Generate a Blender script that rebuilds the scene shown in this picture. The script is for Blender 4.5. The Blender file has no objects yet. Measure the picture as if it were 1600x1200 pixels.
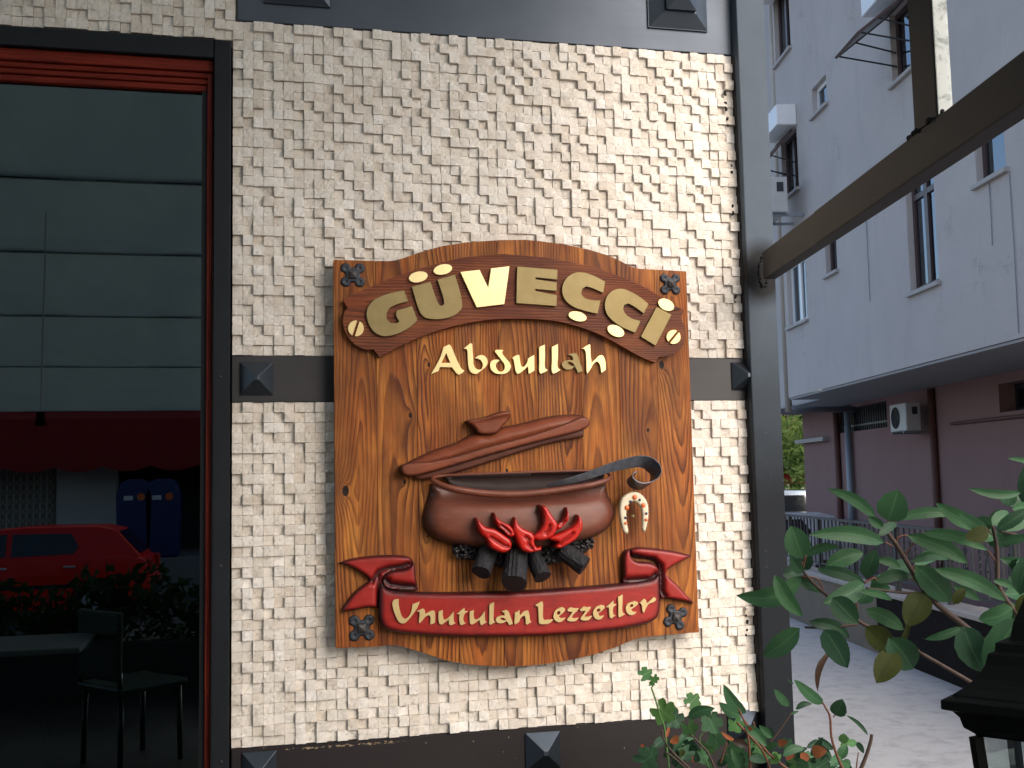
import bpy, bmesh, math, random
import numpy as np
from mathutils import Vector, Matrix
from mathutils.geometry import delaunay_2d_cdt, tessellate_polygon
rnd = random.Random(7)
nrng = np.random.default_rng(5)
scene = bpy.context.scene
COL = scene.collection

# ------------------------------------------------------------------ camera
F_PX = 1705.7; YAW = .2222; PITCH = .0896; ROLL = -.0204
CAM = np.array([.0819, -2.749, 1.55])
def _axes():
    cy, sy = math.cos(YAW), math.sin(YAW); cp, sp = math.cos(PITCH), math.sin(PITCH)
    fwd = np.array([sy*cp, cy*cp, sp]); right = np.array([cy, -sy, 0]); up = np.cross(right, fwd)
    c, s = math.cos(ROLL), math.sin(ROLL)
    return c*right+s*up, -s*right+c*up, fwd
AR, AU, AF = _axes()
cam_d = bpy.data.cameras.new('camera'); cam = bpy.data.objects.new('camera', cam_d); COL.objects.link(cam)
cam_d.sensor_width = 36; cam_d.lens = 36*F_PX/1600; cam_d.clip_start = .02; cam_d.clip_end = 2000
M = Matrix.Identity(4)
for i in range(3):
    M[i][0] = AR[i]; M[i][1] = AU[i]; M[i][2] = -AF[i]; M[i][3] = CAM[i]
cam.matrix_world = M
scene.camera = cam

# ------------------------------------------------------------------ light
SUN_EL, SUN_AZ = math.radians(36), math.radians(25)   # azimuth: from the -Y side towards +X
world = bpy.data.worlds.new('World'); scene.world = world; world.use_nodes = True
wn = world.node_tree; wn.nodes.clear()
wo = wn.nodes.new('ShaderNodeOutputWorld'); wb = wn.nodes.new('ShaderNodeBackground'); sk = wn.nodes.new('ShaderNodeTexSky')
sk.sky_type = 'NISHITA'; sk.sun_disc = False; sk.sun_elevation = SUN_EL
sk.sun_rotation = math.radians(180) - SUN_AZ
sk.air_density = 1.0; sk.dust_density = 3.0; sk.ozone_density = 1.0
wb.inputs['Strength'].default_value = .15
wn.links.new(sk.outputs[0], wb.inputs[0]); wn.links.new(wb.outputs[0], wo.inputs[0])
sd = bpy.data.lights.new('sun', 'SUN'); sd.energy = 1.08; sd.angle = math.radians(62); sd.color = (1, .965, .92)
so = bpy.data.objects.new('sun', sd); COL.objects.link(so)
sdir = Vector((math.sin(SUN_AZ)*math.cos(SUN_EL), -math.cos(SUN_AZ)*math.cos(SUN_EL), math.sin(SUN_EL)))
so.rotation_euler = sdir.to_track_quat('Z', 'Y').to_euler(); so.location = (6, -8, 9)
scene.view_settings.view_transform = 'Standard'; scene.view_settings.look = 'None'
scene.view_settings.exposure = 1.08; scene.view_settings.gamma = 1; scene.view_settings.use_curve_mapping = False

# ------------------------------------------------------------------ measuring helpers
def ray(x, y): return AF + AR*(x-800)/F_PX + AU*(600-y)/F_PX
def W(x, y, Y=0.0):                     # point of the photograph on the plane at depth Y
    d = ray(x, y); p = CAM + d*(Y-CAM[1])/d[1]; return Vector(p)
def FL(x, y, z=0.0):                    # on a level plane
    d = ray(x, y); return Vector(CAM + d*(z-CAM[2])/d[2])
def AT(x, y, dist): return Vector(CAM + ray(x, y)*dist)
TH = math.radians(10); UB = Vector((math.sin(TH), math.cos(TH), 0)); NB = Vector((math.cos(TH), -math.sin(TH), 0))
def BP(s, n, z): return UB*s + NB*n + Vector((0, 0, z))
def BS(x, y, n):                        # (s, z) of a photo point on the neighbour's plane n
    d = Vector(ray(x, y)); c = Vector(CAM); t = (n - NB.dot(c))/NB.dot(d); p = c + d*t
    return p.dot(UB), p.z

# ------------------------------------------------------------------ node helpers
class NT:
    def __init__(s, name):
        s.m = bpy.data.materials.new(name); s.m.use_nodes = True; s.t = s.m.node_tree; s.t.nodes.clear()
        s.o = s.t.nodes.new('ShaderNodeOutputMaterial')
    def n(s, typ, **kw):
        nd = s.t.nodes.new(typ)
        for k, v in kw.items(): setattr(nd, k, v)
        return nd
    def put(s, sock, v):
        if v is None: return
        if isinstance(v, bpy.types.NodeSocket): s.t.links.new(v, sock)
        else:
            if hasattr(sock.default_value, '__len__') and not hasattr(v, '__len__'): v = (v,)*len(sock.default_value)
            if hasattr(v, '__len__') and len(sock.default_value) == 4 and len(v) == 3: v = tuple(v)+(1,)
            sock.default_value = v
    def math(s, op, a, b=None, c=None, clamp=False):
        nd = s.n('ShaderNodeMath', operation=op); nd.use_clamp = clamp
        for i, v in enumerate((a, b, c)):
            if v is not None: s.put(nd.inputs[i], v)
        return nd.outputs[0]
    def vmath(s, op, a, b=None):
        nd = s.n('ShaderNodeVectorMath', operation=op); s.put(nd.inputs[0], a)
        if b is not None: s.put(nd.inputs[1], b)
        return nd.outputs['Value'] if op in ('LENGTH', 'DISTANCE', 'DOT_PRODUCT') else nd.outputs[0]
    def noise(s, vec, scale=5, detail=3, rough=.5, dist=0):
        nd = s.n('ShaderNodeTexNoise'); s.put(nd.inputs['Vector'], vec)
        nd.inputs['Scale'].default_value = scale; nd.inputs['Detail'].default_value = detail
        nd.inputs['Roughness'].default_value = rough; nd.inputs['Distortion'].default_value = dist
        return nd.outputs[0]
    def ramp(s, f, stops):
        nd = s.n('ShaderNodeValToRGB'); s.put(nd.inputs[0], f); e = nd.color_ramp.elements
        while len(e) < len(stops): e.new(.5)
        for el, (p, c) in zip(e, stops):
            el.position = p; el.color = tuple(c)+(1,) if hasattr(c, '__len__') else (c, c, c, 1)
        return nd.outputs[0]
    def mix(s, f, a, b, blend='MIX'):
        nd = s.n('ShaderNodeMix', data_type='RGBA', blend_type=blend)
        s.put(nd.inputs[0], f); s.put(nd.inputs[6], a); s.put(nd.inputs[7], b); return nd.outputs[2]
    def pos(s): return s.n('ShaderNodeNewGeometry').outputs['Position']
    def obj(s): return s.n('ShaderNodeTexCoord').outputs['Object']
    def rand(s): return s.n('ShaderNodeObjectInfo').outputs['Random']
    def sep(s, v): nd = s.n('ShaderNodeSeparateXYZ'); s.put(nd.inputs[0], v); return nd.outputs
    def comb(s, x, y, z):
        nd = s.n('ShaderNodeCombineXYZ')
        for i, v in enumerate((x, y, z)): s.put(nd.inputs[i], v)
        return nd.outputs[0]
    def bump(s, h, strength=.3, dist=.01):
        nd = s.n('ShaderNodeBump'); s.put(nd.inputs['Height'], h); nd.inputs['Strength'].default_value = strength
        nd.inputs['Distance'].default_value = dist; return nd.outputs[0]
    def pbr(s, col, rough=.5, metal=0, normal=None, **kw):
        nd = s.n('ShaderNodeBsdfPrincipled'); s.put(nd.inputs['Base Color'], col); s.put(nd.inputs['Roughness'], rough)
        s.put(nd.inputs['Metallic'], metal)
        if normal is not None: s.t.links.new(normal, nd.inputs['Normal'])
        for k, v in kw.items(): s.put(nd.inputs[k.replace('_', ' ')], v)
        s.t.links.new(nd.outputs[0], s.o.inputs[0]); return nd

def simple(name, col, rough=.5, metal=0, var=.25, scale=20, bump=.1, bdist=.002, spec=.5, coat=0):
    k = NT(name); p = k.pos(); nz = k.noise(p, scale, 5, .6)
    c = k.mix(nz, tuple(x*(1-var) for x in col), tuple(min(1, x*(1+var)) for x in col))
    n2 = k.noise(p, scale*6, 3, .6)
    k.pbr(c, k.math('ADD', k.math('MULTIPLY', nz, .2), rough-.1), metal, k.bump(n2, bump, bdist), Specular_IOR_Level=spec, Coat_Weight=coat)
    return k.m

MAT = {}
# travertine -------------------------------------------------------
def travertine():
    k = NT('travertine'); p = k.pos()
    at = k.n('ShaderNodeAttribute', attribute_name='tint').outputs['Fac']
    r = k.math('FRACT', k.math('ADD', at, k.rand()))
    off = k.comb(k.math('MULTIPLY', r, 37), 0, k.math('MULTIPLY', r, 91))
    v = k.vmath('ADD', p, off)
    base = k.ramp(r, [(0, (.63, .55, .465)), (.25, (.73, .665, .585)), (.55, (.79, .735, .665)), (.8, (.69, .615, .535)), (1, (.85, .81, .76))])
    veins = k.noise(k.vmath('MULTIPLY', v, (40, 40, 95)), 1, 5, .65, .6)
    c = k.mix(k.ramp(veins, [(.35, 0.0), (.7, 1.0)]), base, (.83, .79, .73)); c = k.mix(.4, base, c)
    fine = k.noise(v, 420, 4, .7)
    c = k.mix(k.ramp(fine, [(.25, .30), (.5, 0.0)]), c, (.34, .25, .17))
    pit = k.noise(v, 230, 2, .5)
    zone = k.noise(v, 48, 1, .5)
    pm = k.math('MULTIPLY', k.ramp(pit, [(.28, 1.0), (.36, 0.0)]), k.ramp(zone, [(.42, 0.0), (.62, 1.0)]))
    c = k.mix(k.math('MULTIPLY', pm, .75), c, (.20, .14, .09))
    dirt = k.noise(p, 5, 4, .6); c = k.mix(k.ramp(dirt, [(.45, 0.0), (.8, .16)]), c, (.44, .37, .30))
    h = k.math('SUBTRACT', k.math('ADD', k.math('MULTIPLY', veins, .8), k.math('MULTIPLY', k.noise(v, 160, 5, .65), .9)), k.math('MULTIPLY', pm, 1.2))
    k.pbr(c, .85, 0, k.bump(h, .45, .0022), Specular_IOR_Level=.25); return k.m
MAT['tile'] = travertine()
MAT['mortar'] = simple('mortar', (.45, .39, .32), .95, 0, .3, 60, .4, .003)

# burnt pine -------------------------------------------------------
def wood(name, early, late, dark, vertical=True, freq=120, tilt=.055, knots=True, stain=.5):
    k = NT(name); o = k.obj(); p = k.pos(); r = k.rand()
    sx, sy, sz = k.sep(o)
    u, g = (sx, sz) if vertical else (sz, sx)
    r2 = k.math('FRACT', k.math('MULTIPLY', r, 17.31)); r3 = k.math('FRACT', k.math('MULTIPLY', r, 71.7))
    off = k.math('MULTIPLY', r, 53)
    sc = (9, 9, 2.2) if vertical else (2.2, 9, 9)
    ov = k.vmath('ADD', k.vmath('MULTIPLY', o, sc), k.comb(off, off, off))
    n1 = k.math('SUBTRACT', k.noise(ov, 1, 3, .5), .5)
    x0 = k.math('MULTIPLY', k.math('SUBTRACT', r2, .5), .07)
    dx = k.math('ADD', k.math('SUBTRACT', u, x0), k.math('MULTIPLY', n1, .042))
    z0 = k.math('MULTIPLY', k.math('SUBTRACT', r3, .5), .9)
    gz = k.math('ADD', k.math('SUBTRACT', g, z0), k.math('MULTIPLY', k.math('SUBTRACT', k.noise(ov, .35, 1, .5), .5), .9))
    t = k.math('MULTIPLY', gz, tilt)
    v = k.math('SQRT', k.math('ADD', k.math('MULTIPLY', dx, dx), k.math('ADD', k.math('MULTIPLY', t, t), .00001)))
    if knots:
        acc = v; km = None
        for (kx, ky, kr) in KNOTS:
            q = W(kx, ky, -.055)
            dv = k.vmath('MULTIPLY', k.vmath('SUBTRACT', p, (q.x, 0, q.z)), (1, 0, .6))
            d = k.vmath('LENGTH', dv)
            e = k.math('DIVIDE', .010*kr, k.math('ADD', d, .012))
            acc = k.math('SUBTRACT', acc, k.math('MULTIPLY', e, .05))
            m1 = k.math('LESS_THAN', d, .0052*kr)
            km = m1 if km is None else k.math('MAXIMUM', km, m1)
        v = acc
    fn_ = k.noise(k.vmath('ADD', k.vmath('MULTIPLY', o, (40, 40, 5) if vertical else (5, 40, 40)), k.comb(off, off, 0)), 1, 4, .65)
    v = k.math('ADD', v, k.math('MULTIPLY', k.math('SUBTRACT', fn_, .5), .0065))
    ph = k.math('FRACT', k.math('MULTIPLY', v, k.math('MULTIPLY', freq, k.math('ADD', .75, k.math('MULTIPLY', r3, .85)))))
    wob = k.noise(k.vmath('ADD', k.vmath('MULTIPLY', o, (14, 14, 3) if vertical else (3, 14, 14)), k.comb(0, off, off)), 1, 4, .6)
    line = k.ramp(ph, [(0, .0), (.35, .18), (.70, .75), (.90, 1.0), (.975, .35), (1, .0)])
    line = k.math('MULTIPLY', line, k.ramp(wob, [(.3, .35), (.6, 1.0)]))
    fs = (260, 260, 7) if vertical else (7, 260, 260)
    fib = k.noise(k.vmath('ADD', k.vmath('MULTIPLY', o, fs), k.comb(off, 0, off)), 1, 4, .7)
    pat = k.noise(k.vmath('ADD', k.vmath('MULTIPLY', p, (16, 1, 5) if vertical else (5, 1, 16)), k.comb(0, 0, off)), 1, 3, .5)
    e2 = k.mix(k.ramp(pat, [(.35, 0.0), (.68, 1.0)]), tuple(a*b for a, b in zip(early, (.78, .62, .6))), tuple(a*b for a, b in zip(early, (1.18, 1.30, 1.35))))
    c = k.mix(line, e2, late)
    c = k.mix(k.ramp(fib, [(.3, .55), (.62, 0.0)]), c, dark)
    st = k.noise(k.vmath('ADD', k.vmath('MULTIPLY', p, (12, 1, 4) if vertical else (4, 1, 12)), k.comb(off, 0, 0)), 1, 3, .55, .5)
    c = k.mix(k.math('MULTIPLY', k.ramp(st, [(.40, 0.0), (.68, 1.0)]), stain), c, dark)
    c = k.mix(k.math('MULTIPLY', r2, .35), c, k.mix(.5, c, dark))
    if knots: c = k.mix(km, c, (.012, .006, .004))
    h = k.math('ADD', k.math('MULTIPLY', line, .8), k.math('MULTIPLY', fib, .5))
    k.pbr(c, k.math('ADD', .38, k.math('MULTIPLY', fib, .25)), 0, k.bump(h, .4, .0016), Specular_IOR_Level=.22)
    return k.m
KNOTS = [(540, 767, 1.5), (1034, 570, 1.3), (641, 649, .8), (670, 570, .7), (792, 735, .6), (632, 753, .7), (976, 946, 1.0), (1012, 672, .6), (668, 838, .4)]
MAT['plank'] = wood('burnt_pine', (.58, .205, .037), (.095, .021, .006), (.070, .018, .007), True, 92, .06, True, .66)
MAT['plank_dark'] = wood('dark_pine', (.30, .085, .025), (.075, .019, .009), (.048, .013, .010), False, 110, .05, False, .55)
MAT['window_wood'] = wood('red_window_wood', (.26, .026, .008), (.13, .010, .004), (.05, .005, .003), False, 160, .03, False, .3)
MAT['window_wood_v'] = wood('red_window_wood_upright', (.26, .026, .008), (.13, .010, .004), (.05, .005, .003), True, 160, .03, False, .3)

def brushed(name, col, rough, metal=.85, chips=False, horiz=True):
    k = NT(name); p = k.pos()
    br = k.noise(k.vmath('MULTIPLY', p, (3, 3, 260) if horiz else (260, 3, 3)), 1, 4, .6)
    cl = k.noise(p, 6, 4, .6)
    c = k.mix(cl, tuple(x*.75 for x in col), tuple(x*1.3 for x in col))
    rg = k.math('ADD', rough-.08, k.math('MULTIPLY', br, .22)); mt = metal
    if chips:
        q = W(620, 1170, 0); sx, sy, sz = k.sep(p)
        band = k.math('MULTIPLY', k.ramp(k.math('ABSOLUTE', k.math('SUBTRACT', sz, .921)), [(.002, 1.0), (.0095, 0.0)]),
                      k.math('MULTIPLY', k.ramp(sx, [(.10, 0.0), (.13, 1.0)]), k.ramp(sx, [(.40, 1.0), (.55, .0)])))
        nz = k.noise(k.vmath('MULTIPLY', p, (70, 1, 190)), 1, 4, .6, 1.2)
        m = k.math('GREATER_THAN', k.math('MULTIPLY', nz, band), .50)
        sp = k.math('GREATER_THAN', k.noise(p, 110, 1, .5), .80)
        m = k.math('MAXIMUM', m, sp)
        c = k.mix(m, c, (.34, .24, .14)); mt = k.math('MULTIPLY', k.math('SUBTRACT', 1, m), metal)
    k.pbr(c, rg, mt, k.bump(br, .08, .001)); return k.m
MAT['steel'] = brushed('blackened_steel', (.045, .043, .046), .45, .5)
MAT['steel_top'] = brushed('brushed_steel', (.080, .095, .120), .48, .6)
MAT['steel_brown'] = brushed('brown_black_steel', (.016, .012, .013), .50, .3, chips=True)
MAT['stud'] = brushed('stud_steel', (.065, .078, .095), .34, .85)
MAT['frame'] = simple('black_window_frame', (.009, .011, .014), .5, 0, .3, 12, .08, .001, .25)
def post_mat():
    k = NT('post_paint_skylight'); p = k.pos(); sx, sy, sz = k.sep(p)
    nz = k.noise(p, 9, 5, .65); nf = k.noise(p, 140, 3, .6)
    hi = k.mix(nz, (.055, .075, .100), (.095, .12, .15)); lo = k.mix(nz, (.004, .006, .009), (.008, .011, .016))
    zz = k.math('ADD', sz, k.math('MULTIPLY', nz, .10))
    c = k.mix(k.ramp(k.math('SUBTRACT', zz, 1.55), [(.0, 0.0), (.62, 1.0)]), lo, hi)  # stronger sky light on the upper post is put into the paint colour
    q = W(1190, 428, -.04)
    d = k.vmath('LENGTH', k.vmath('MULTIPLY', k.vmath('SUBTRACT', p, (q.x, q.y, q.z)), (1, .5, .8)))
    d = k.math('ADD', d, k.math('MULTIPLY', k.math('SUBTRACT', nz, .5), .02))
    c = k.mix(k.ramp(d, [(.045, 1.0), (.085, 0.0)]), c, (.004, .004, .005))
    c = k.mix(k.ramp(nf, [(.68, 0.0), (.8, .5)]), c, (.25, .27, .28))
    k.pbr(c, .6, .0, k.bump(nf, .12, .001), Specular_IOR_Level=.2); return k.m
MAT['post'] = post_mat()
def beam_mat():
    k = NT('beam_paint'); p = k.pos(); nz = k.noise(p, 7, 5, .65, .4); st = k.noise(k.vmath('MULTIPLY', p, (8, 8, 60)), 1, 4, .6)
    c = k.mix(nz, (.016, .0145, .014), (.033, .030, .028)); c = k.mix(k.ramp(st, [(.5, 0.0), (.8, .5)]), c, (.030, .028, .028))
    k.pbr(c, .6, 0, k.bump(st, .1, .001), Specular_IOR_Level=.25); return k.m
MAT['beam'] = beam_mat()
MAT['weld'] = simple('weld_soot', (.008, .008, .009), .8, 0, .3, 90, .8, .004)

def brass(name, c1, c2, rough, metal=1, rz=.0):
    k = NT(name); p = k.pos(); nz = k.noise(k.vmath('MULTIPLY', p, (60, 60, 200)), 1, 4, .6); n2 = k.noise(p, 25, 4, .6)
    c = k.mix(n2, c1, c2)
    k.pbr(c, k.math('ADD', rough-.05, k.math('MULTIPLY', nz, .15)), metal, k.bump(nz, .06, .0006)); return k.m
MAT['brass_dull'] = brass('dull_brass', (.22, .165, .070), (.31, .24, .115), .46, .75)  # dull olive brass, for letters that catch no bright reflection
MAT['brass_glint'] = brass('glinting_brass', (.92, .72, .33), (1.0, .84, .46), .30, .72)  # paler brass: the reflection on the bright letters is put into the colour
MAT['brass_mid'] = brass('satin_brass', (.80, .60, .26), (.92, .73, .37), .36, .65)
MAT['gold'] = brass('gold_painted_letters', (.52, .37, .155), (.66, .49, .23), .42, .25)

def glaze(name, main, dark, edge=.75, rough=.3, coat=.5, scale=14):
    # hand-rubbed dark glaze on painted relief: 'edge' attribute marks where the painter left it (rims and grooves)
    k = NT(name); p = k.pos(); e = k.n('ShaderNodeAttribute', attribute_name='edge').outputs['Fac']
    nz = k.noise(p, scale, 5, .6); f = k.noise(p, 160, 3, .6)
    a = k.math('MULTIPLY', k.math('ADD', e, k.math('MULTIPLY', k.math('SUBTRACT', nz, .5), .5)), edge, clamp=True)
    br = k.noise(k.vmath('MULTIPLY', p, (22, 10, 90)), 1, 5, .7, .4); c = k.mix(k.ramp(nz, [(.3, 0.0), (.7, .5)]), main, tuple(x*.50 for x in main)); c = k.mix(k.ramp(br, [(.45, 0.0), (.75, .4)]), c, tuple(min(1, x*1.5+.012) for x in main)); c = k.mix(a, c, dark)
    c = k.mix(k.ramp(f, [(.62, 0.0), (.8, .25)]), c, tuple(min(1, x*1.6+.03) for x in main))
    k.pbr(c, k.math('ADD', rough, k.math('MULTIPLY', nz, .15)), 0, k.bump(k.math('ADD', f, k.math('MULTIPLY', nz, 2)), .10, .001), Coat_Weight=coat*.7, Coat_Roughness=.25, Specular_IOR_Level=.3)
    return k.m
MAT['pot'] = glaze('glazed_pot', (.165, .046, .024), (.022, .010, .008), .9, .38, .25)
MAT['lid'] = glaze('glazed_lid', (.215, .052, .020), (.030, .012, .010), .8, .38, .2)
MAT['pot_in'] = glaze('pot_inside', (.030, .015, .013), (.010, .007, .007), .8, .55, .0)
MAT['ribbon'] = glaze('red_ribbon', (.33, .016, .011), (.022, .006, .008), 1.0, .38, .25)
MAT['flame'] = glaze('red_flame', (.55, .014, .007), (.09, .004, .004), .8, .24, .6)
MAT['char'] = simple('charred_log', (.013, .012, .015), .62, 0, .5, 60, .8, .003, .45)
MAT['coal'] = simple('coal', (.014, .013, .015), .4, 0, .5, 90, .7, .002, .7)
MAT['iron'] = simple('forged_iron', (.030, .034, .044), .45, .35, .5, 60, .6, .002)
MAT['iron_tip'] = simple('worn_iron', (.095, .085, .082), .42, .5, .6, 120, .7, .002)
MAT['ladle'] = simple('ladle_steel', (.12, .125, .145), .42, .6, .7, 70, .4, .001)
MAT['shoe'] = simple('cream_horseshoe', (.74, .64, .47), .4, 0, .12, 60, .1, .001, .5, .3)
MAT['orange'] = simple('orange_glaze', (.80, .14, .02), .3, 0, .2, 60, .1, .001, .5, .5)
MAT['navy'] = simple('dark_blue_glaze', (.03, .035, .09), .25, 0, .3, 60, .1, .001, .5, .5)
MAT['bead'] = simple('shoe_edge_beads', (.50, .37, .22), .5, 0, .2, 60, .1)

def plaster(name, col, var=.12, dirt=.2, cracks=False):
    k = NT(name); p = k.pos(); a = k.noise(p, 1.3, 6, .65, .3); b = k.noise(p, 45, 4, .65); s = k.noise(k.vmath('MULTIPLY', p, (1.6, 1.6, .30)), 1.5, 6, .7, .5)
    c = k.mix(a, tuple(x*(1-var) for x in col), tuple(x*(1+var) for x in col))
    c = k.mix(k.ramp(s, [(.50, 0.0), (.80, dirt)]), c, tuple(x*.55 for x in col))
    h = b
    if cracks:
        vo = k.n('ShaderNodeTexVoronoi', feature='DISTANCE_TO_EDGE'); vo.inputs['Scale'].default_value = .55
        k.t.links.new(k.vmath('ADD', p, k.vmath('MULTIPLY', k.comb(k.noise(p, 3, 5, .7), k.noise(k.vmath('ADD', p, (9, 2, 4)), 3, 5, .7), k.noise(k.vmath('ADD', p, (3, 7, 1)), 3, 5, .7)), (.9, .9, .9))), vo.inputs['Vector'])
        cr = k.math('MULTIPLY', k.ramp(vo.outputs['Distance'], [(.0, 1.0), (.006, 0.0)]), k.ramp(k.noise(p, .8, 2, .5), [(.5, 0.0), (.62, 1.0)]))
        c = k.mix(k.math('MULTIPLY', cr, .55), c, tuple(x*.3 for x in col))
        fl = k.math('MULTIPLY', k.ramp(k.noise(p, 11, 6, .75), [(.62, 0.0), (.66, 1.0)]), k.ramp(k.noise(k.vmath('ADD', p, (4, 4, 4)), .9, 2, .5), [(.55, 0.0), (.66, 1.0)]))
        c = k.mix(k.math('MULTIPLY', fl, .45), c, (.30, .29, .30)); h = k.math('SUBTRACT', h, k.math('MULTIPLY', k.math('ADD', cr, fl), .8))
    k.pbr(c, .9, 0, k.bump(h, .35, .012), Specular_IOR_Level=.2); return k.m
MAT['plaster'] = plaster('grey_white_plaster', (.46, .425, .41), .12, .30, True)
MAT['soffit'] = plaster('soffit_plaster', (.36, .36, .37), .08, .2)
MAT['pink'] = plaster('pink_wall_paint', (.27, .165, .155), .10, .25)
MAT['render_wall'] = plaster('cream_render', (.45, .40, .33), .1, .2)
MAT['lowwall'] = plaster('worn_concrete', (.17, .145, .115), .25, .5)
def blackwall():
    k = NT('black_painted_wall'); p = k.pos(); a = k.noise(p, 5, 6, .7); b = k.noise(p, 40, 4, .7)
    c = k.mix(a, (.006, .004, .004), (.014, .011, .011)); c = k.mix(k.ramp(b, [(.68, 0.0), (.74, .8)]), c, (.20, .18, .17))
    k.pbr(c, .85, 0, k.bump(b, .4, .006), Specular_IOR_Level=.08); return k.m
MAT['blackwall'] = blackwall()
MAT['terrace'] = simple('dark_terrace_tiles', (.035, .033, .032), .5, 0, .3, 5, .1, .002)
MAT['coping'] = simple('stone_coping', (.33, .31, .29), .85, 0, .35, 12, .5, .006)
def concrete():
    k = NT('yard_concrete'); p = k.pos(); a = k.noise(p, .9, 6, .65, .3); b = k.noise(p, 7, 6, .7); f = k.noise(p, 120, 4, .7)
    st = k.noise(k.vmath('MULTIPLY', p, (3.2, .8, 1)), 2, 5, .7)
    c = k.mix(a, (.28, .28, .285), (.43, .43, .43)); c = k.mix(k.ramp(b, [(.48, 0.0), (.72, .65)]), c, (.17, .17, .17))
    c = k.mix(k.ramp(st, [(.60, 0.0), (.72, .35)]), c, (.55, .55, .55)); c = k.mix(k.ramp(f, [(.66, 0.0), (.74, .35)]), c, (.08, .08, .08))
    k.pbr(c, .72, 0, k.bump(k.math('ADD', b, f), .25, .006)); return k.m
MAT['concrete'] = concrete()
MAT['asphalt'] = simple('asphalt', (.055, .055, .058), .85, 0, .3, 9, .5, .01)
MAT['earth'] = simple('ground_soil', (.10, .09, .07), .95, 0, .3, 3, .5, .02)
MAT['pave'] = simple('pavement_slabs', (.26, .255, .25), .85, 0, .2, 5, .3, .006)
MAT['pvc'] = simple('beige_downpipe', (.44, .39, .33), .5, 0, .15, 8, .05)
MAT['pvc_grey'] = simple('grey_downpipe', (.22, .25, .29), .45, .2, .15, 8, .05)
MAT['pvc_brown'] = simple('rusty_downpipe', (.12, .05, .04), .65, .1, .3, 8, .2)
MAT['white_paint'] = simple('white_enamel', (.74, .75, .76), .35, 0, .08, 10, .05)
MAT['ac_case'] = simple('aged_white_casing', (.47, .47, .46), .45, 0, .15, 6, .05)
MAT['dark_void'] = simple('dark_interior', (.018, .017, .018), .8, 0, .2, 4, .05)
MAT['brown_frame'] = simple('brown_window_frame', (.055, .030, .030), .45, 0, .2, 15, .05)
MAT['sill'] = simple('marble_sill', (.34, .32, .31), .6, 0, .2, 15, .2)
MAT['black_iron'] = simple('black_railing_paint', (.022, .025, .032), .45, .2, .3, 30, .2)
MAT['lantern'] = simple('black_cast_metal', (.003, .0035, .0035), .55, 0, .3, 40, .2, .001, .08)
MAT['blue_bin'] = simple('blue_plastic', (.010, .03, .13), .4, 0, .15, 10, .05)
MAT['red_fabric'] = simple('red_awning_cloth', (.30, .010, .008), .8, 0, .2, 14, .2)
MAT['tyre'] = simple('tyre_rubber', (.02, .02, .02), .8, 0, .2, 20, .2)
MAT['table'] = simple('grey_table_top', (.20, .24, .24), .35, 0, .15, 10, .05)
MAT['green_plastic'] = simple('green_chair_plastic', (.005, .030, .016), .3, 0, .15, 10, .05)
MAT['red_paint'] = simple('red_lacquer', (.40, .015, .012), .3, .1, .12, 6, .02, .001, .5, .6)
MAT['car_red'] = simple('red_car_paint', (.80, .012, .006), .35, .0, .06, 4, .01, .001, .3, .2)
MAT['car_silver'] = simple('silver_car_paint', (.50, .55, .60), .25, .5, .05, 4, .01, .001, .6, 1)
MAT['car_white'] = simple('white_car_paint', (.72, .76, .80), .22, 0, .05, 4, .01, .001, .6, 1)
MAT['dark_planter'] = simple('dark_planter', (.03, .03, .03), .8, 0, .2, 25, .3)
MAT['planter'] = simple('planter_stone', (.30, .29, .28), .8, 0, .2, 25, .3)
MAT['soil'] = simple('potting_soil', (.035, .026, .020), .95, 0, .4, 60, .8, .01)
MAT['bark'] = simple('twig_bark', (.055, .032, .022), .7, 0, .4, 90, .4, .001)
MAT['bark_red'] = simple('red_petiole', (.13, .045, .022), .55, 0, .3, 90, .2, .001)
MAT['trunk'] = simple('tree_bark', (.09, .07, .05), .9, 0, .35, 14, .7, .02)
def glassy(name, tint, ior=1.7, rough=.0, trans=(.25, .27, .27)):
    k = NT(name); fr = k.n('ShaderNodeFresnel'); fr.inputs[0].default_value = ior
    g = k.n('ShaderNodeBsdfGlossy'); g.inputs['Roughness'].default_value = rough; g.inputs['Color'].default_value = tuple(tint)+(1,)
    t = k.n('ShaderNodeBsdfTransparent'); t.inputs[0].default_value = tuple(trans)+(1,)
    m = k.n('ShaderNodeMixShader'); k.t.links.new(fr.outputs[0], m.inputs[0]); k.t.links.new(t.outputs[0], m.inputs[1]); k.t.links.new(g.outputs[0], m.inputs[2])
    k.t.links.new(m.outputs[0], k.o.inputs[0]); return k.m
MAT['pane'] = glassy('shop_window_glass', (.80, .95, .95), 1.97)
MAT['pane_far'] = glassy('house_window_glass', (.8, .9, 1), 2.3, .02, (.3, .33, .36))
MAT['frosted'] = simple('dusty_sash_glass', (.24, .25, .26), .35, 0, .15, 6, .05)
MAT['lantern_glass'] = glassy('lantern_glass', (.9, 1, 1), 1.6, .02, (.75, .8, .78))
MAT['car_glass'] = simple('dark_car_glass', (.012, .014, .015), .06, 0, .1, 4, .0, .001, .8)
def fabric():
    k = NT('canopy_cloth'); p = k.pos(); nz = k.noise(k.vmath('MULTIPLY', p, (2.2, .8, 1)), 2, 4, .6, .4)
    c = k.mix(nz, (.42, .52, .52), (.62, .72, .71))
    d = k.n('ShaderNodeBsdfDiffuse'); k.put(d.inputs[0], c); t = k.n('ShaderNodeBsdfTranslucent'); k.put(t.inputs[0], c)
    m = k.n('ShaderNodeMixShader'); m.inputs[0].default_value = .22
    k.t.links.new(d.outputs[0], m.inputs[1]); k.t.links.new(t.outputs[0], m.inputs[2]); k.t.links.new(m.outputs[0], k.o.inputs[0]); return k.m
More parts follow.
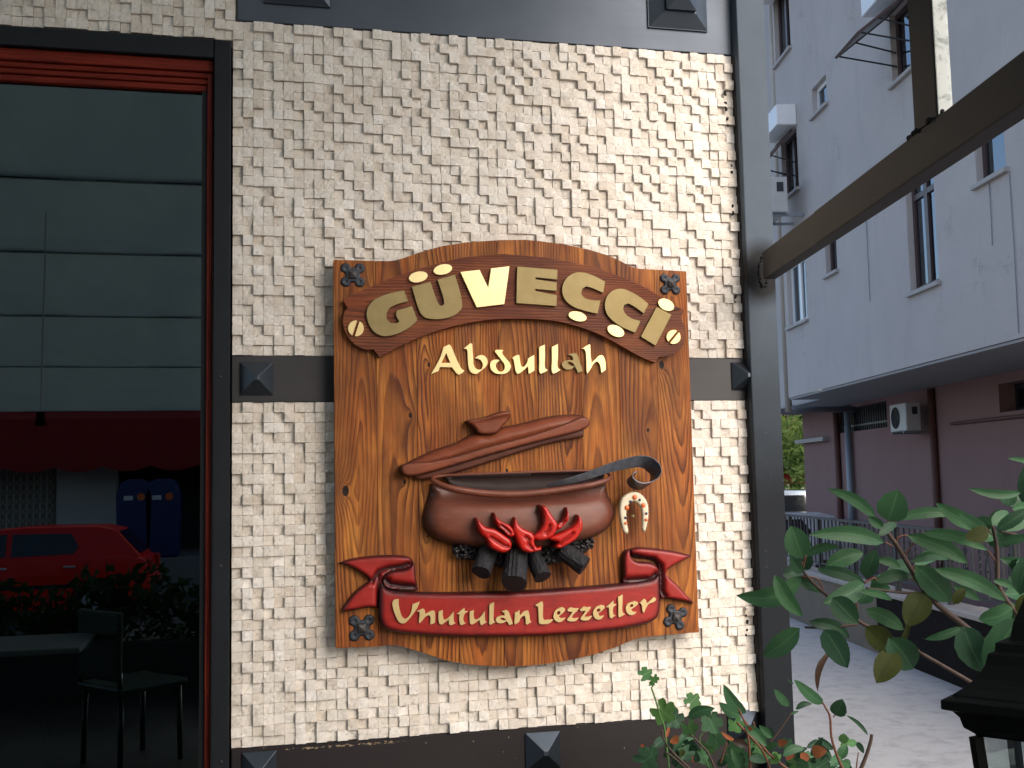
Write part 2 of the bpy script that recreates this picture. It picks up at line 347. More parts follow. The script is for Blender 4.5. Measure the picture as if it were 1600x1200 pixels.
MAT['canopy'] = fabric()
MAT['seam'] = simple('canopy_seam', (.085, .080, .060), .8, 0, .3, 9, .1)
def weathered():
    k = NT('flaking_white_sheet'); p = k.pos(); nz = k.noise(p, 30, 6, .75, .6); n2 = k.noise(k.vmath('MULTIPLY', p, (20, 20, 14)), 1, 5, .7)
    c = k.mix(k.ramp(nz, [(.5, 0.0), (.66, .75)]), (.88, .91, .89), (.22, .26, .24)); c = k.mix(k.ramp(n2, [(.6, 0.0), (.65, .5)]), c, (.5, .53, .5))
    d = k.n('ShaderNodeBsdfDiffuse'); k.put(d.inputs[0], c); t = k.n('ShaderNodeBsdfTranslucent'); k.put(t.inputs[0], c)
    k.put(d.inputs['Normal'], k.bump(nz, .5, .004))
    m = k.n('ShaderNodeMixShader'); m.inputs[0].default_value = .5
    k.t.links.new(d.outputs[0], m.inputs[1]); k.t.links.new(t.outputs[0], m.inputs[2]); k.t.links.new(m.outputs[0], k.o.inputs[0]); return k.m
MAT['weathered'] = weathered()
def leafmat(name, c1, c2, back, trans=.3, rough=.38):
    k = NT(name); r = k.rand(); uv = k.n('ShaderNodeUVMap').outputs[0]; u, v, _ = k.sep(uv); p = k.pos()
    c = k.mix(r, c1, c2); nz = k.noise(p, 45, 4, .6)
    c = k.mix(k.ramp(nz, [(.4, 0.0), (.8, .4)]), c, tuple(x*.55 for x in c1))
    au = k.math('ABSOLUTE', u)
    rib = k.ramp(au, [(.03, 1.0), (.10, 0.0)])
    vein = k.math('FRACT', k.math('SUBTRACT', k.math('MULTIPLY', v, 10), k.math('MULTIPLY', au, 2.2)))
    vm = k.ramp(vein, [(.0, .25), (.10, 0.0), (.92, 0.0), (1.0, .25)])
    c = k.mix(k.math('MAXIMUM', k.math('MULTIPLY', rib, .55), vm), c, back)
    b = k.n('ShaderNodeBsdfPrincipled'); k.put(b.inputs['Base Color'], c); b.inputs['Roughness'].default_value = rough; b.inputs['Specular IOR Level'].default_value = .3
    k.put(b.inputs['Normal'], k.bump(k.math('ADD', nz, vm), .2, .001))
    t = k.n('ShaderNodeBsdfTranslucent'); k.put(t.inputs[0], k.mix(.5, c, back))
    m = k.n('ShaderNodeMixShader'); m.inputs[0].default_value = trans
    k.t.links.new(b.outputs[0], m.inputs[1]); k.t.links.new(t.outputs[0], m.inputs[2]); k.t.links.new(m.outputs[0], k.o.inputs[0]); return k.m
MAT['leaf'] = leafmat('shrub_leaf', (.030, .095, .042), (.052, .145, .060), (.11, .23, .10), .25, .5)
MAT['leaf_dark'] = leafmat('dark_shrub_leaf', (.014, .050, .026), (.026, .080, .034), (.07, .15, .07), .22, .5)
MAT['leaf_yellow'] = leafmat('backlit_old_leaf', (.030, .044, .006), (.052, .064, .008), (.018, .022, .005), .4, .7)
MAT['leaf_red'] = leafmat('red_leaf', (.28, .065, .030), (.42, .14, .055), (.3, .12, .05), .3)
MAT['leaf_brown'] = leafmat('withered_leaf', (.035, .022, .018), (.06, .035, .02), (.12, .05, .03), .1)
MAT['ivy'] = leafmat('ivy_leaf', (.045, .15, .048), (.095, .24, .06), (.17, .30, .11), .3, .5)
MAT['far_leaf'] = leafmat('tree_foliage', (.06, .12, .025), (.14, .21, .04), (.25, .33, .08), .45, .6)
MAT['hedge_leaf'] = leafmat('hedge_foliage', (.02, .06, .02), (.04, .10, .03), (.08, .15, .05), .3, .5)

# ------------------------------------------------------------------ object helpers
ORG = {}
def wpos(o): return ORG.get(o.name, Vector((0, 0, 0)))
def tag(o, label=None, cat=None, group=None, kind=None):
    for k_, v in (('label', label), ('category', cat), ('group', group), ('kind', kind)):
        if v: o[k_] = v
    return o
def empty(name, loc, label, cat, group=None):
    o = bpy.data.objects.new(name, None); COL.objects.link(o); o.location = loc; o.empty_display_size = .1
    ORG[o.name] = Vector(loc); return tag(o, label, cat, group)
def mk(name, verts, faces, mat, parent=None, smooth=False, origin=None, bevel=0, segs=1, attr=None, mats=None, fmat=None, uvs=None):
    V = np.array([tuple(v) for v in verts], dtype=float).reshape(-1, 3)
    if origin is None: origin = Vector(((V.min(0)+V.max(0))/2).tolist())
    me = bpy.data.meshes.new(name)
    me.from_pydata((V-np.array(origin)).tolist(), [], [list(f) for f in faces])
    for m_ in (mats or [mat]): me.materials.append(MAT[m_] if isinstance(m_, str) else m_)
    if fmat is not None: me.polygons.foreach_set('material_index', fmat)
    if smooth: me.polygons.foreach_set('use_smooth', [True]*len(me.polygons))
    if attr is not None:
        a = me.attributes.new(attr[0], 'FLOAT', 'POINT'); a.data.foreach_set('value', list(map(float, attr[1])))
    if uvs is not None:
        ul = me.uv_layers.new(name='UVMap'); li = np.zeros(len(me.loops), int); me.loops.foreach_get('vertex_index', li)
        ul.data.foreach_set('uv', np.array(uvs, float)[li].ravel())
    me.update()
    o = bpy.data.objects.new(name, me); COL.objects.link(o)
    if parent is not None: o.parent = parent; o.location = Vector(origin)-wpos(parent)
    else: o.location = origin
    ORG[o.name] = Vector(origin)
    if bevel:
        b = o.modifiers.new('bevel', 'BEVEL'); b.width = bevel; b.segments = segs; b.limit_method = 'ANGLE'; b.angle_limit = math.radians(35)
        if segs > 1: b.harden_normals = False
    return o
class MB:
    def __init__(s): s.v = []; s.f = []
    def add(s, v, f):
        n = len(s.v); s.v += [Vector(x) for x in v]; s.f += [[n+i for i in q] for q in f]; return s
    def box(s, a, b, fr=None):
        x0, y0, z0 = a; x1, y1, z1 = b
        P = [(x0, y0, z0), (x1, y0, z0), (x1, y1, z0), (x0, y1, z0), (x0, y0, z1), (x1, y0, z1), (x1, y1, z1), (x0, y1, z1)]
        if fr: P = [fr(*p) for p in P]
        return s.add(P, [(3, 2, 1, 0), (4, 5, 6, 7), (0, 1, 5, 4), (1, 2, 6, 5), (2, 3, 7, 6), (3, 0, 4, 7)])
    def tube(s, pts, rad, n=8, cap=True):
        pts = [Vector(p) for p in pts]; rad = rad if hasattr(rad, '__len__') else [rad]*len(pts)
        prev = None; rings = []
        for i, p in enumerate(pts):
            d = (pts[min(i+1, len(pts)-1)]-pts[max(i-1, 0)]).normalized()
            if prev is None:
                a = d.orthogonal().normalized()
            else:
                a = (prev - d*prev.dot(d)).normalized()
            prev = a; b = d.cross(a)
            rings.append([p+(a*math.cos(2*math.pi*j/n)+b*math.sin(2*math.pi*j/n))*rad[i] for j in range(n)])
        v = [q for r in rings for q in r]; f = []
        for i in range(len(rings)-1):
            for j in range(n): f.append((i*n+j, i*n+(j+1) % n, (i+1)*n+(j+1) % n, (i+1)*n+j))
        if cap: f.append(tuple(range(n))[::-1]); f.append(tuple((len(rings)-1)*n+j for j in range(n)))
        return s.add(v, f)
    def prism(s, poly, fn, d0, d1, holes=()):   # poly in 2D, fn(x,z,d) -> 3D
        loops = [list(poly)]+[list(h) for h in holes]
        tris = tessellate_polygon([[Vector((p[0], p[1], 0)) for p in l] for l in loops]); allp = [p for l in loops for p in l]; n = len(allp)
        def ar(t): a, b, c = [allp[i] for i in t]; return (b[0]-a[0])*(c[1]-a[1])-(c[0]-a[0])*(b[1]-a[1])
        tris = [t if ar(t) > 0 else (t[0], t[2], t[1]) for t in tris if abs(ar(t)) > 1e-14]
        V = [fn(p[0], p[1], d0) for p in allp]+[fn(p[0], p[1], d1) for p in allp]
        f = [tuple(t) for t in tris]+[tuple(n+i for i in t[::-1]) for t in tris]; k = 0
        for l in loops:
            m = len(l)
            for i in range(m): a, b = k+i, k+(i+1) % m; f.append((a, a+n, b+n, b) if True else 0)
            k += m
        return s.add(V, f)
    def sphere(s, c, r, n=8, m=6, sc=(1, 1, 1)):
        v = []; f = []
        for i in range(m+1):
            t = math.pi*i/m
            for j in range(n):
                a = 2*math.pi*j/n; v.append(Vector(c)+Vector((r*sc[0]*math.sin(t)*math.cos(a), r*sc[1]*math.sin(t)*math.sin(a), r*sc[2]*math.cos(t))))
        for i in range(m):
            for j in range(n): f.append((i*n+j, (i+1)*n+j, (i+1)*n+(j+1) % n, i*n+(j+1) % n))
        return s.add(v, f)
    def build(s, name, mat, parent=None, recalc=True, **kw):
        o = mk(name, s.v, s.f, mat, parent, **kw)
        if recalc:
            bm = bmesh.new(); bm.from_mesh(o.data); bmesh.ops.remove_doubles(bm, verts=bm.verts, dist=1e-7); bmesh.ops.recalc_face_normals(bm, faces=bm.faces); bm.to_mesh(o.data); bm.free()
        return o
def smooth_outline(pts, n=4, corner=48):
    P = [Vector((p[0], p[1])) for p in pts]; N = len(P); out = []
    def is_corner(i):
        a = P[i]-P[i-1]; b = P[(i+1) % N]-P[i]
        if a.length < 1e-9 or b.length < 1e-9: return False
        return math.degrees(a.angle(b)) > corner
    cor = [is_corner(i) for i in range(N)]
    def tan(i, side):
        if cor[i]:
            return (P[(i+1) % N]-P[i]) if side > 0 else (P[i]-P[i-1])
        a = P[i]-P[i-1]; b = P[(i+1) % N]-P[i]; d = (a.normalized()+b.normalized()); d = d.normalized() if d.length > 0 else a.normalized()
        return d*(b.length if side > 0 else a.length)
    for i in range(N):
        j = (i+1) % N; p0, p1 = P[i], P[j]; t0, t1 = tan(i, 1), tan(j, -1)
        for k in range(n):
            t = k/n; h = (2*t**3-3*t**2+1)*p0+(t**3-2*t**2+t)*t0*.9+(-2*t**3+3*t**2)*p1+(t**3-t**2)*t1*.9; out.append((h.x, h.y))
    return out
def seg_dist(Q, P):
    A = np.array(P, float); B = np.roll(A, -1, 0); AB = B-A; L = (AB**2).sum(1)+1e-12
    t = np.clip(((Q[:, None, :]-A)*AB).sum(2)/L, 0, 1); C = A+t[..., None]*AB
    return np.sqrt(((Q[:, None, :]-C)**2).sum(2)).min(1)
def inside(Q, P):
    A = np.array(P, float); B = np.roll(A, -1, 0); x, y = Q[:, :1], Q[:, 1:]
    c = ((A[:, 1] > y) != (B[:, 1] > y)) & (x < (B[:, 0]-A[:, 0])*(y-A[:, 1])/(B[:, 1]-A[:, 1]+1e-15)+A[:, 0])
    return c.sum(1) % 2 == 1
def relief(name, outline, Yback, h0, H, r, mat, parent, step=.004, fn=None, edge_w=.006, power=.5, edgefn=None):
    # carved relief: outline (x,z) world; front = Yback - h0 - H*profile(distance to edge)
    P = np.array(outline, float); keep = [0]
    for i in range(1, len(P)):
        if np.hypot(*(P[i]-P[keep[-1]])) > step*.25: keep.append(i)
    P = P[keep]
    if len(P) > 3 and np.hypot(*(P[0]-P[-1])) < step*.25: P = P[:-1]
    mn, mx = P.min(0), P.max(0)
    gx = np.arange(mn[0], mx[0], step); gz = np.arange(mn[1], mx[1], step*.87)
    G = np.array([(x+(step/2 if j % 2 else 0), z) for j, z in enumerate(gz) for x in gx])
    G = G[inside(G, P)]; G = G[seg_dist(G, P) > step*.35] if len(G) else G
    ins = []
    allp = [Vector(p) for p in P.tolist()]+[Vector(p) for p in G.tolist()]
    n = len(P); res = delaunay_2d_cdt(allp, [], [list(range(n))], 1, 1e-6)
    vs = np.array([tuple(v) for v in res[0]]); fs = [list(f) for f in res[2]]
    d = seg_dist(vs, P); t = np.clip(d/r, 0, 1); prof = (1-(1-t)**2)**power
    h = h0 + H*prof
    if fn is not None: h = h + fn(vs[:, 0], vs[:, 1], d)*np.clip(d/.004, 0, 1)
    V = [(x, Yback-hh, z) for (x, z), hh in zip(vs, h)]
    ed = np.exp(-(d/edge_w)**2)
    if edgefn is not None: ed = np.maximum(ed, edgefn(vs[:, 0], vs[:, 1], d))
    # sides
    cnt = {}
    for f in fs:
        for i in range(len(f)):
            a, b = f[i], f[(i+1) % len(f)]; cnt[(a, b)] = 1
    bd = [(a, b) for (a, b) in cnt if (b, a) not in cnt]; m = len(V); idx = {}
    for a, b in bd:
        for q in (a, b):
            if q not in idx: idx[q] = m+len(idx)
    V += [(vs[q][0], Yback, vs[q][1]) for q in idx]; E_ = list(ed)+[1]*len(idx)
    F = fs+[(b, a, idx[a], idx[b]) for a, b in bd]
    o = mk(name, V, F, mat, parent, smooth=True, attr=('edge', E_))
    bm = bmesh.new(); bm.from_mesh(o.data); bmesh.ops.recalc_face_normals(bm, faces=bm.faces); bm.to_mesh(o.data); bm.free()
    return o
def Z(ox, oy, s): return lambda q: (ox+q[0]/s, oy+q[1]/s)
def wxz(pts, Y): return [(W(x, y, Y).x, W(x, y, Y).z) for x, y in pts]
def outl(pts, z, Y, n=4, corner=48): return wxz(smooth_outline([z(p) for p in pts], n, corner), Y)

# ------------------------------------------------------------------ ground and streets (base ground lies 0.42 below the terrace)
GZ = -.42
def struct(mb, name, mat, **kw): o = mb.build(name, mat, None, **kw); o['kind'] = 'structure'; return o
struct(MB().box((-400, -400, GZ-.5), (400, 400, GZ)), 'ground', 'earth')
struct(MB().box((-60, -18.3, GZ+.004), (60, -9.2, GZ+.012)), 'road', 'asphalt')
struct(MB().box((-60, -24, GZ+.004), (60, -18.3, .30)), 'far_pavement', 'pave', bevel=.02)
# terrace and yard slab
tm = MB(); tm.prism([(-9, -9.2), (9, -9.2), (9, -3), (BP(-3, 4.3, 0).x, -3), (BP(26, 4.3, 0).x, BP(26, 4.3, 0).y), (-9, 26)], lambda x, z, d: (x, z, d), GZ+.004, 0)
struct(tm, 'yard_floor', 'concrete')
struct(MB().box((-5, -9.15, .0005), (1.0, -.02, .012)), 'terrace_floor', 'terrace')
struct(MB().box((-60, 30, GZ+.004), (60, 60, GZ+.010)), 'car_park', 'asphalt')

# ------------------------------------------------------------------ restaurant wall
PITCHT = .025; XR = 54*PITCHT; ZT = 1.55+46.958*PITCHT
def rowz(i): return ZT - i*PITCHT
wall = empty('stone_clad_wall', (0.67, .1, 0), 'restaurant wall clad in cream split-face stone mosaic behind the carved sign', 'wall')
b = MB(); b.box((-.0, .0135, 0), (1.352, .16, 4.4)); b.box((-5, .0135, 2.66), (0, .16, 4.4)); b.box((-5, .0135, 0), (-2.2, .16, 2.66)); b.box((-2.2, .0135, 0), (0, .16, .25))
b.build('backing', 'mortar', wall)
# tile shapes
K = 5
def tile_variant(seed):
    r = np.random.default_rng(seed); hs = PITCHT/2-.00036
    g = np.linspace(-hs, hs, K); X, Zz = np.meshgrid(g, g); tx, tz = r.normal(0, .028, 2)
    low = r.normal(0, 1, (3, 3)); up = np.zeros((K, K))
    for i in range(K):
        for j in range(K):
            u, v = i/(K-1)*2, j/(K-1)*2; a, b_ = min(int(u), 1), min(int(v), 1); fu, fv = u-a, v-b_
            up[i, j] = (low[a, b_]*(1-fu)+low[a+1, b_]*fu)*(1-fv)+(low[a, b_+1]*(1-fu)+low[a+1, b_+1]*fu)*fv
    Y = -(tx*X+tz*Zz+up*.0006+r.normal(0, .00042, (K, K)))
    ed = np.zeros((K, K), bool); ed[0, :] = ed[-1, :] = ed[:, 0] = ed[:, -1] = True
    Y[ed] += abs(r.normal(.0002, .0003, ed.sum()))
    X = X+np.where(ed, r.normal(0, .00014, X.shape), r.normal(0, .0008, X.shape)); Zz = Zz+np.where(ed, r.normal(0, .00016, X.shape), r.normal(0, .0008, X.shape))
    V = np.stack([X, Y, Zz], -1).reshape(-1, 3).tolist(); F = []
    for i in range(K-1):
        for j in range(K-1): F.append((i*K+j, i*K+j+1, (i+1)*K+j+1, (i+1)*K+j))
    per = [j for j in range(K)]+[i*K+K-1 for i in range(1, K)]+[(K-1)*K+j for j in range(K-2, -1, -1)]+[i*K for i in range(K-2, 0, -1)]
    n = len(V)
    for q in per: V.append([V[q][0], .026, V[q][2]])
    for i in range(len(per)): j = (i+1) % len(per); F.append((per[j], per[i], n+i, n+j))
    return np.array(V), F
VAR = [tile_variant(100+i) for i in range(30)]
VM = []
for i, (V, F) in enumerate(VAR):
    me = bpy.data.meshes.new('tile'); me.from_pydata(V.tolist(), [], [list(f) for f in F]); me.materials.append(MAT['tile']); me.update(); VM.append(me)
cells = []; LV = {}
lev = [0, -.0042, -.0088]
sgn = [W(530, 415, -.03), W(1065, 975, -.03)]
def addcell(x, z, shift=0): 
    q = np.array([x, 0, z])-CAM; dpt = q@AF
    px, py = 800+F_PX*(q@AR)/dpt, 600-F_PX*(q@AU)/dpt
    if px < -30 or px > 1650 or py < -40 or py > 1260: pass
    hid = sgn[0].x+.05 < x < sgn[1].x-.06 and sgn[1].z+.04 < z < sgn[0].z-.04
    if hid: return
    nb_ = [LV.get((round((x-PITCHT)*1e3), round(z*1e3))), LV.get((round(x*1e3), round((z+PITCHT)*1e3)))]
    wt = [.44, .14, .42]
    for q_ in nb_:
        if q_ == 0: wt[0] *= .55
        elif q_ == 2: wt[2] *= .55
    l = rnd.choices([0, 1, 2], wt)[0]; LV[(round(x*1e3), round(z*1e3))] = l
    y = lev[l]+rnd.gauss(0, .0010)+shift
    vis = (0 < px < 1600 and 0 < py < 1200 and not (524 < px < 1088 and 408 < py < 1010))
    cells.append((x+rnd.gauss(0, .00012), y, z+rnd.gauss(0, .00012), rnd.randrange(30), rnd.random(), (q@q)**1.5/abs(q[1]) if vis else 1e9, l))
BAND = [(34*PITCHT, 38.65*PITCHT)]
for c in range(54):
    for r_ in list(range(34)): addcell((c+.5)*PITCHT, ZT-(r_+.5)*PITCHT)
    for r_ in range(33): addcell((c+.5)*PITCHT, ZT-(38.65+r_+.5)*PITCHT)
for c in range(1, 27):
    for r_ in range(8): addcell(.006-(c-.5)*PITCHT, 2.672+(r_+.5)*PITCHT, -.004)
order = sorted(range(len(cells)), key=lambda i: cells[i][5]); top = set(order[:300])
sv = []; sf = []; sa = []; base = 0
for i, (x, y, z, vi, t, _, l) in enumerate(cells):
    flip = (i*7) % 2
    if i in top:
        o = bpy.data.objects.new('tile', VM[vi]); COL.objects.link(o); o.parent = wall; o.location = Vector((x, y, z))-wpos(wall)
    else:
        V, F = VAR[vi]; sv.append(V+np.array([x, y, z])); sf += [[base+q for q in f] for f in F]; sa += [t]*len(V); base += len(V)
o = mk('tile_field', np.concatenate(sv), sf, 'tile', wall, attr=('tint', sa)); o['kind'] = 'stuff'

for i, (px, py, rr_) in enumerate(((1132, 146, 3.2), (1134, 160, 2.6), (1135, 170, 3), (1137, 186, 2.4), (1137, 196, 2), (1143, 258, 2), (1144, 268, 2), (1145, 322, 2.2), (1146, 333, 3), (1149, 463, 2.6), (1149, 471, 2), (1166, 952, 1.6), (1166, 962, 1.8), (1168, 972, 3.4), (1167, 984, 1.8), (1166, 992, 1.6))):
    c_ = W(px, py, -.011); mb_ = MB()
    for k_ in range(4): mb_.sphere((c_.x+rnd.uniform(-1, 1)*rr_*.0010, -.0105, c_.z+rnd.uniform(-1, 1)*rr_*.0012), rr_*.0013, 7, 5, (rnd.uniform(.6, 1), .7, rnd.uniform(.7, 1.3)))
    mb_.build('paint_blot', 'weld', wall, smooth=True)
# steel bands and studs
def pyramid(mb, cx, cz, w, y0, h, tip, step=False):
    h2 = w/2; t = tip/2
    mb.add([(cx-h2, y0, cz-h2), (cx+h2, y0, cz-h2), (cx+h2, y0, cz+h2), (cx-h2, y0, cz+h2), (cx-t, y0-h, cz-t), (cx+t, y0-h, cz-t), (cx+t, y0-h, cz+t), (cx-t, y0-h, cz+t)],
           [(0, 1, 5, 4), (1, 2, 6, 5), (2, 3, 7, 6), (3, 0, 4, 7), (4, 5, 6, 7)])
def band(z0, z1, x0, x1, y, mat, label):
    o = MB().box((x0, y, z0), (x1, .012, z1)).build('steel_band', mat, wall, bevel=.0012); o['label'] = label; return o
z_m0, z_m1 = ZT-38.65*PITCHT+.0005, ZT-34*PITCHT-.0005
zb = ZT-71.65*PITCHT
bm_top = band(ZT+.002, 4.3, .010, 1.3515, -.004, 'steel_top', 'wide brushed steel band above the stone mosaic')
bm_mid = band(z_m0, z_m1, -.001, XR+.001, -.0045, 'steel', 'narrow dark steel band at mid height')
bm_bot = band(.35, zb-.0015, .001, 1.3515, -.004, 'steel_brown', 'chipped brown-black steel band below the mosaic')
def stud(par, px, py, wpx, y0, h, tipf=.13, stepped=False):
    c = W(px, py, y0); w = (W(px+wpx/2, py, y0)-W(px-wpx/2, py, y0)).length
    mb = MB()
    if stepped:
        mb.box((c.x-w/2, y0-.006, c.z-w/2), (c.x+w/2, y0, c.z+w/2)); pyramid(mb, c.x, c.z, w-.003, y0-.006, h*.5, w*.52)
        mb.box((c.x-w*.25, y0-.006-h*.5-.012, c.z-w*.25), (c.x+w*.25, y0-.006-h*.5, c.z+w*.25)); pyramid(mb, c.x, c.z, w*.5, y0-.018-h*.5, h*.5, w*.1)
        mb.build('pyramid_stud', 'stud', par, bevel=.0008)
    else:
        mb.box((c.x-w/2, y0-.004, c.z-w/2), (c.x+w/2, y0, c.z+w/2)); pyramid(mb, c.x, c.z, w, y0-.004, h, w*tipf); mb.build('pyramid_stud', 'stud', par, bevel=.0006)
stud(bm_mid, 401, 592, 52, -.0045, .032); stud(bm_mid, 1163, 588, 40, -.0045, .03)
for (px, py) in ((405, 1201), (848, 1172), (1160, 1135)): stud(bm_bot, px, py, 54 if px < 1000 else 46, -.004, .032)
stud(bm_top, 464, -40, 104, -.004, .036, stepped=True); stud(bm_top, 1057, 0, 92, -.004, .036, stepped=True)
# soft wooden flashing between mosaic and post
MB().box((XR+.0012, -.018, .1), (XR+.007, .02, 2.72)).build('edge_trim', 'steel_brown', wall)
rest = empty('restaurant_building', (-1.8, 3, 0), 'restaurant building behind the stone wall and shop window', 'building')
m = MB(); m.box((-5, 5.8, 0), (1.35, 6, 4.4)); m.box((-5.2, .16, 0), (-5, 6, 4.4)); m.box((1.2, .165, 0), (1.35, 5.8, 4.4)); m.build('wall', 'render_wall', rest)
MB().box((-5.1, .162, 4.4), (1.37, 6.1, 4.6)).build('roof', 'mortar', rest)
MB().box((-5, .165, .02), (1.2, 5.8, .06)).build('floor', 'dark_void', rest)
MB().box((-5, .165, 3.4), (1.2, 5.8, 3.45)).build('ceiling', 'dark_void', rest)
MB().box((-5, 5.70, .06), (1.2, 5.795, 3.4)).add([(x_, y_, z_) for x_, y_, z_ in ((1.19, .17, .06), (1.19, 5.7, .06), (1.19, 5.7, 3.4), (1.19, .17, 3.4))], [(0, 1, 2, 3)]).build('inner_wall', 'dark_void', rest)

# ------------------------------------------------------------------ shop window
win = empty('shop_window', (-1.1, .05, .25), 'large shop window in red wood and black metal frame left of the stone wall', 'window')
ftop = 2.662; fin = ftop-.045; xo = -.0045; xi = -.045
f = MB(); f.box((xi, -.022, .25), (xo, .03, ftop)); f.box((-2.2, -.022, fin), (xi, .03, ftop)); f.box((-2.2, -.022, .25), (-2.155, .03, fin)); f.box((-2.155, -.022, .25), (xi, .03, .30))
f.build('outer_frame', 'frame', win, bevel=.0015)
z1 = W(0, 88, .0).z
m = MB(); m.box((-2.15, -.006, fin-.030), (xi-.001, .03, fin-.001)); m.box((-2.15, .002, fin-.044), (xi-.002, .03, fin-.031)); m.box((-2.15, .008, fin-.058), (xi-.016, .035, fin-.045)); m.box((-2.15, .014, fin-.075), (xi-.018, .035, fin-.059))
m.build('top_moulding', 'window_wood', win, bevel=.003, segs=2)
m = MB(); m.box((xi-.017, -.001, .30), (xi-.003, .033, fin-.032)); m.build('side_moulding', 'window_wood_v', win, bevel=.003, segs=2)
MB().box((xi-.030, .012, .30), (xi-.0175, .045, fin-.076)).build('gasket', 'frame', win)
MB().box((-2.155, -.001, .301), (xi-.02, .033, .34)).build('bottom_moulding', 'window_wood', win, bevel=.003, segs=2)
MB().box((-2.15, .030, .34), (xi-.0305, .034, fin-.0755)).build('pane', 'pane', win)
for (px, py) in ((345, 589), (345, 884), (346, 1190)):
    c = W(px, py, -.022); t_ = MB(); t_.tube([(c.x, -.0225, c.z), (c.x, -.0245, c.z)], [.0032, .0022], 10); t_.build('screw', 'iron_tip', win, smooth=True)
# things seen dimly through and in the glass
def chair(x, y, rz, mat, label, name='cafe_chair'):
    e = empty(name, (x, y, 0), label, 'chair'); c, s = math.cos(rz), math.sin(rz); T = lambda a, b_, z: Vector((x+a*c-b_*s, y+a*s+b_*c, z))
    MB().box((-.22, -.22, .43), (.22, .22, .47), T).build('seat', mat, e, bevel=.015, segs=2)
    MB().box((-.21, .19, .50), (.21, .225, .88), T).build('backrest', mat, e, bevel=.012, segs=2)
    for a in (-.19, .19):
        for b_ in (-.19, .19): MB().tube([T(a, b_, 0.0), T(a*.96, b_*.96, .43)], .016, 8).build('leg', mat, e, smooth=True)
    for a in (-.2, .2): MB().tube([T(a, .2, .45), T(a, .205, .55)], .015, 8).build('post', mat, e, smooth=True)
def table(x, y, w, d, mat, label, h=.75):
    e = empty('cafe_table', (x, y, 0), label, 'table')
    MB().box((x-w/2, y-d/2, h-.03), (x+w/2, y+d/2, h)).build('tabletop', mat, e, bevel=.006)
    MB().tube([(x, y, .03), (x, y, h-.03)], .035, 12).build('pedestal', 'black_iron', e, smooth=True)
    m = MB(); m.box((x-.28, y-.03, 0.0), (x+.28, y+.03, .03)); m.box((x-.03, y-.28, .001), (x+.03, y+.28, .028)); m.build('foot', 'black_iron', e)
chair(-.62, 1.0, 2.6, 'red_paint', 'red lacquered chair standing inside behind the shop window')
chair(W(205, 1100, 3.9).x, -3.9, .9, 'green_plastic', 'green plastic terrace chair mirrored at the bottom of the window glass')
table(-1.35, -3.55, 1.0, .62, 'table', 'grey-topped terrace table mirrored in the lower window glass')

# ------------------------------------------------------------------ terrace canopy
can = empty('terrace_canopy', (-2, 0, 3.6), 'pale cloth canopy over the terrace, mirrored in ribs in the window glass', 'canopy')
CT = [0, 1.6, 3.13, 4.25, 5.6, 7.1, 8.92]
def cz(t): return 3.62-.142*t
for i in range(len(CT)-1):
    v = []; fcs = []; NX, NY = 140, 8; t0, t1 = CT[i], CT[i+1]
    for a in range(NX+1):
        for b_ in range(NY+1):
            x = -7+8.36*a/NX; u = b_/NY; t = t0+(t1-t0)*u
            z = cz(t)-.05*math.sin(math.pi*u)**.8+(.020*math.sin(x*6.3+2.5*u+i)+.012*math.sin(x*13.7+4*u+i*2))*math.sin(math.pi*u)
            v.append((x, -t-.03, z))
    for a in range(NX):
        for b_ in range(NY): q = a*(NY+1)+b_; fcs.append((q, q+1, q+NY+2, q+NY+1))
    mk('cloth_panel', v, fcs, 'canopy', can, smooth=True)
for t in CT[1:]: MB().box((-7, -t-.045, cz(t)+.0), (1.36, -t-.012, cz(t)+.05)).build('rafter', 'seam', can)
hl = MB(); hp = FL(64, 640, 0)
# hanging cord with lamp holder: its mirror image is the pale thread in the glass
c0 = W(72, 160, 3.4); x_ = c0.x; yy = -(3.4); zt = cz(3.4)-.08
e = empty('hanging_lamp', (x_, yy, zt), 'small bulb holder on a long pale cord mirrored in the window glass', 'lamp')
MB().tube([(x_, yy, zt), (x_-.01, yy, W(64, 640, 3.4).z)], .004, 6).build('cord', 'white_paint', e)
q = W(64, 652, 3.4); MB().tube([(x_-.01, yy, q.z+.03), (x_-.01, yy, q.z-.04)], [.02, .03], 10).build('bulb_holder', 'lantern', e, smooth=True)

# ------------------------------------------------------------------ steel post, beam, upright
pt = empty('steel_frame', (1.39, 0, 0), 'dark steel post with beam running forward at the end of the stone wall', 'steel frame')
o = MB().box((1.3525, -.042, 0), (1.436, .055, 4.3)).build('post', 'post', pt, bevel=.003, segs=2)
BT, BB = 2.152, 2.076
fb = lambda s_, n_, z_: BP(s_, n_, z_)
o = MB().box((-6.6, 1.372, BB), (-.275+.0, 1.410, BT), fb).build('beam', 'beam', pt, bevel=.003, segs=2)
s1 = BP(-.275, 1.372, 0)
MB().box((-.275, 1.374, BB+.002), (.16, 1.408, BT-.002), fb).build('beam_end', 'beam', pt)
s0, zz0 = BS(1426, 192, 1.372); s2, _ = BS(1461, 170, 1.372)
d_ = Vector(ray(1484, 120)); c_ = Vector(CAM); t_ = (s2-UB.dot(c_))/UB.dot(d_); nR = (c_+d_*t_).dot(NB)
MB().box((s2, 1.374, BT+.001), (s0, nR, 3.55), fb).build('upright', 'beam', pt, bevel=.002)
MB().box((s2-.004, 1.377, BT+.002), (s2-.0005, nR, 3.55), fb).build('side_sheet', 'weathered', pt)['label'] = 'flaking white face of the upright'
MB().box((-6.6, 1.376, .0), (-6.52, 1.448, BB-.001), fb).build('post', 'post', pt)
wl = MB()
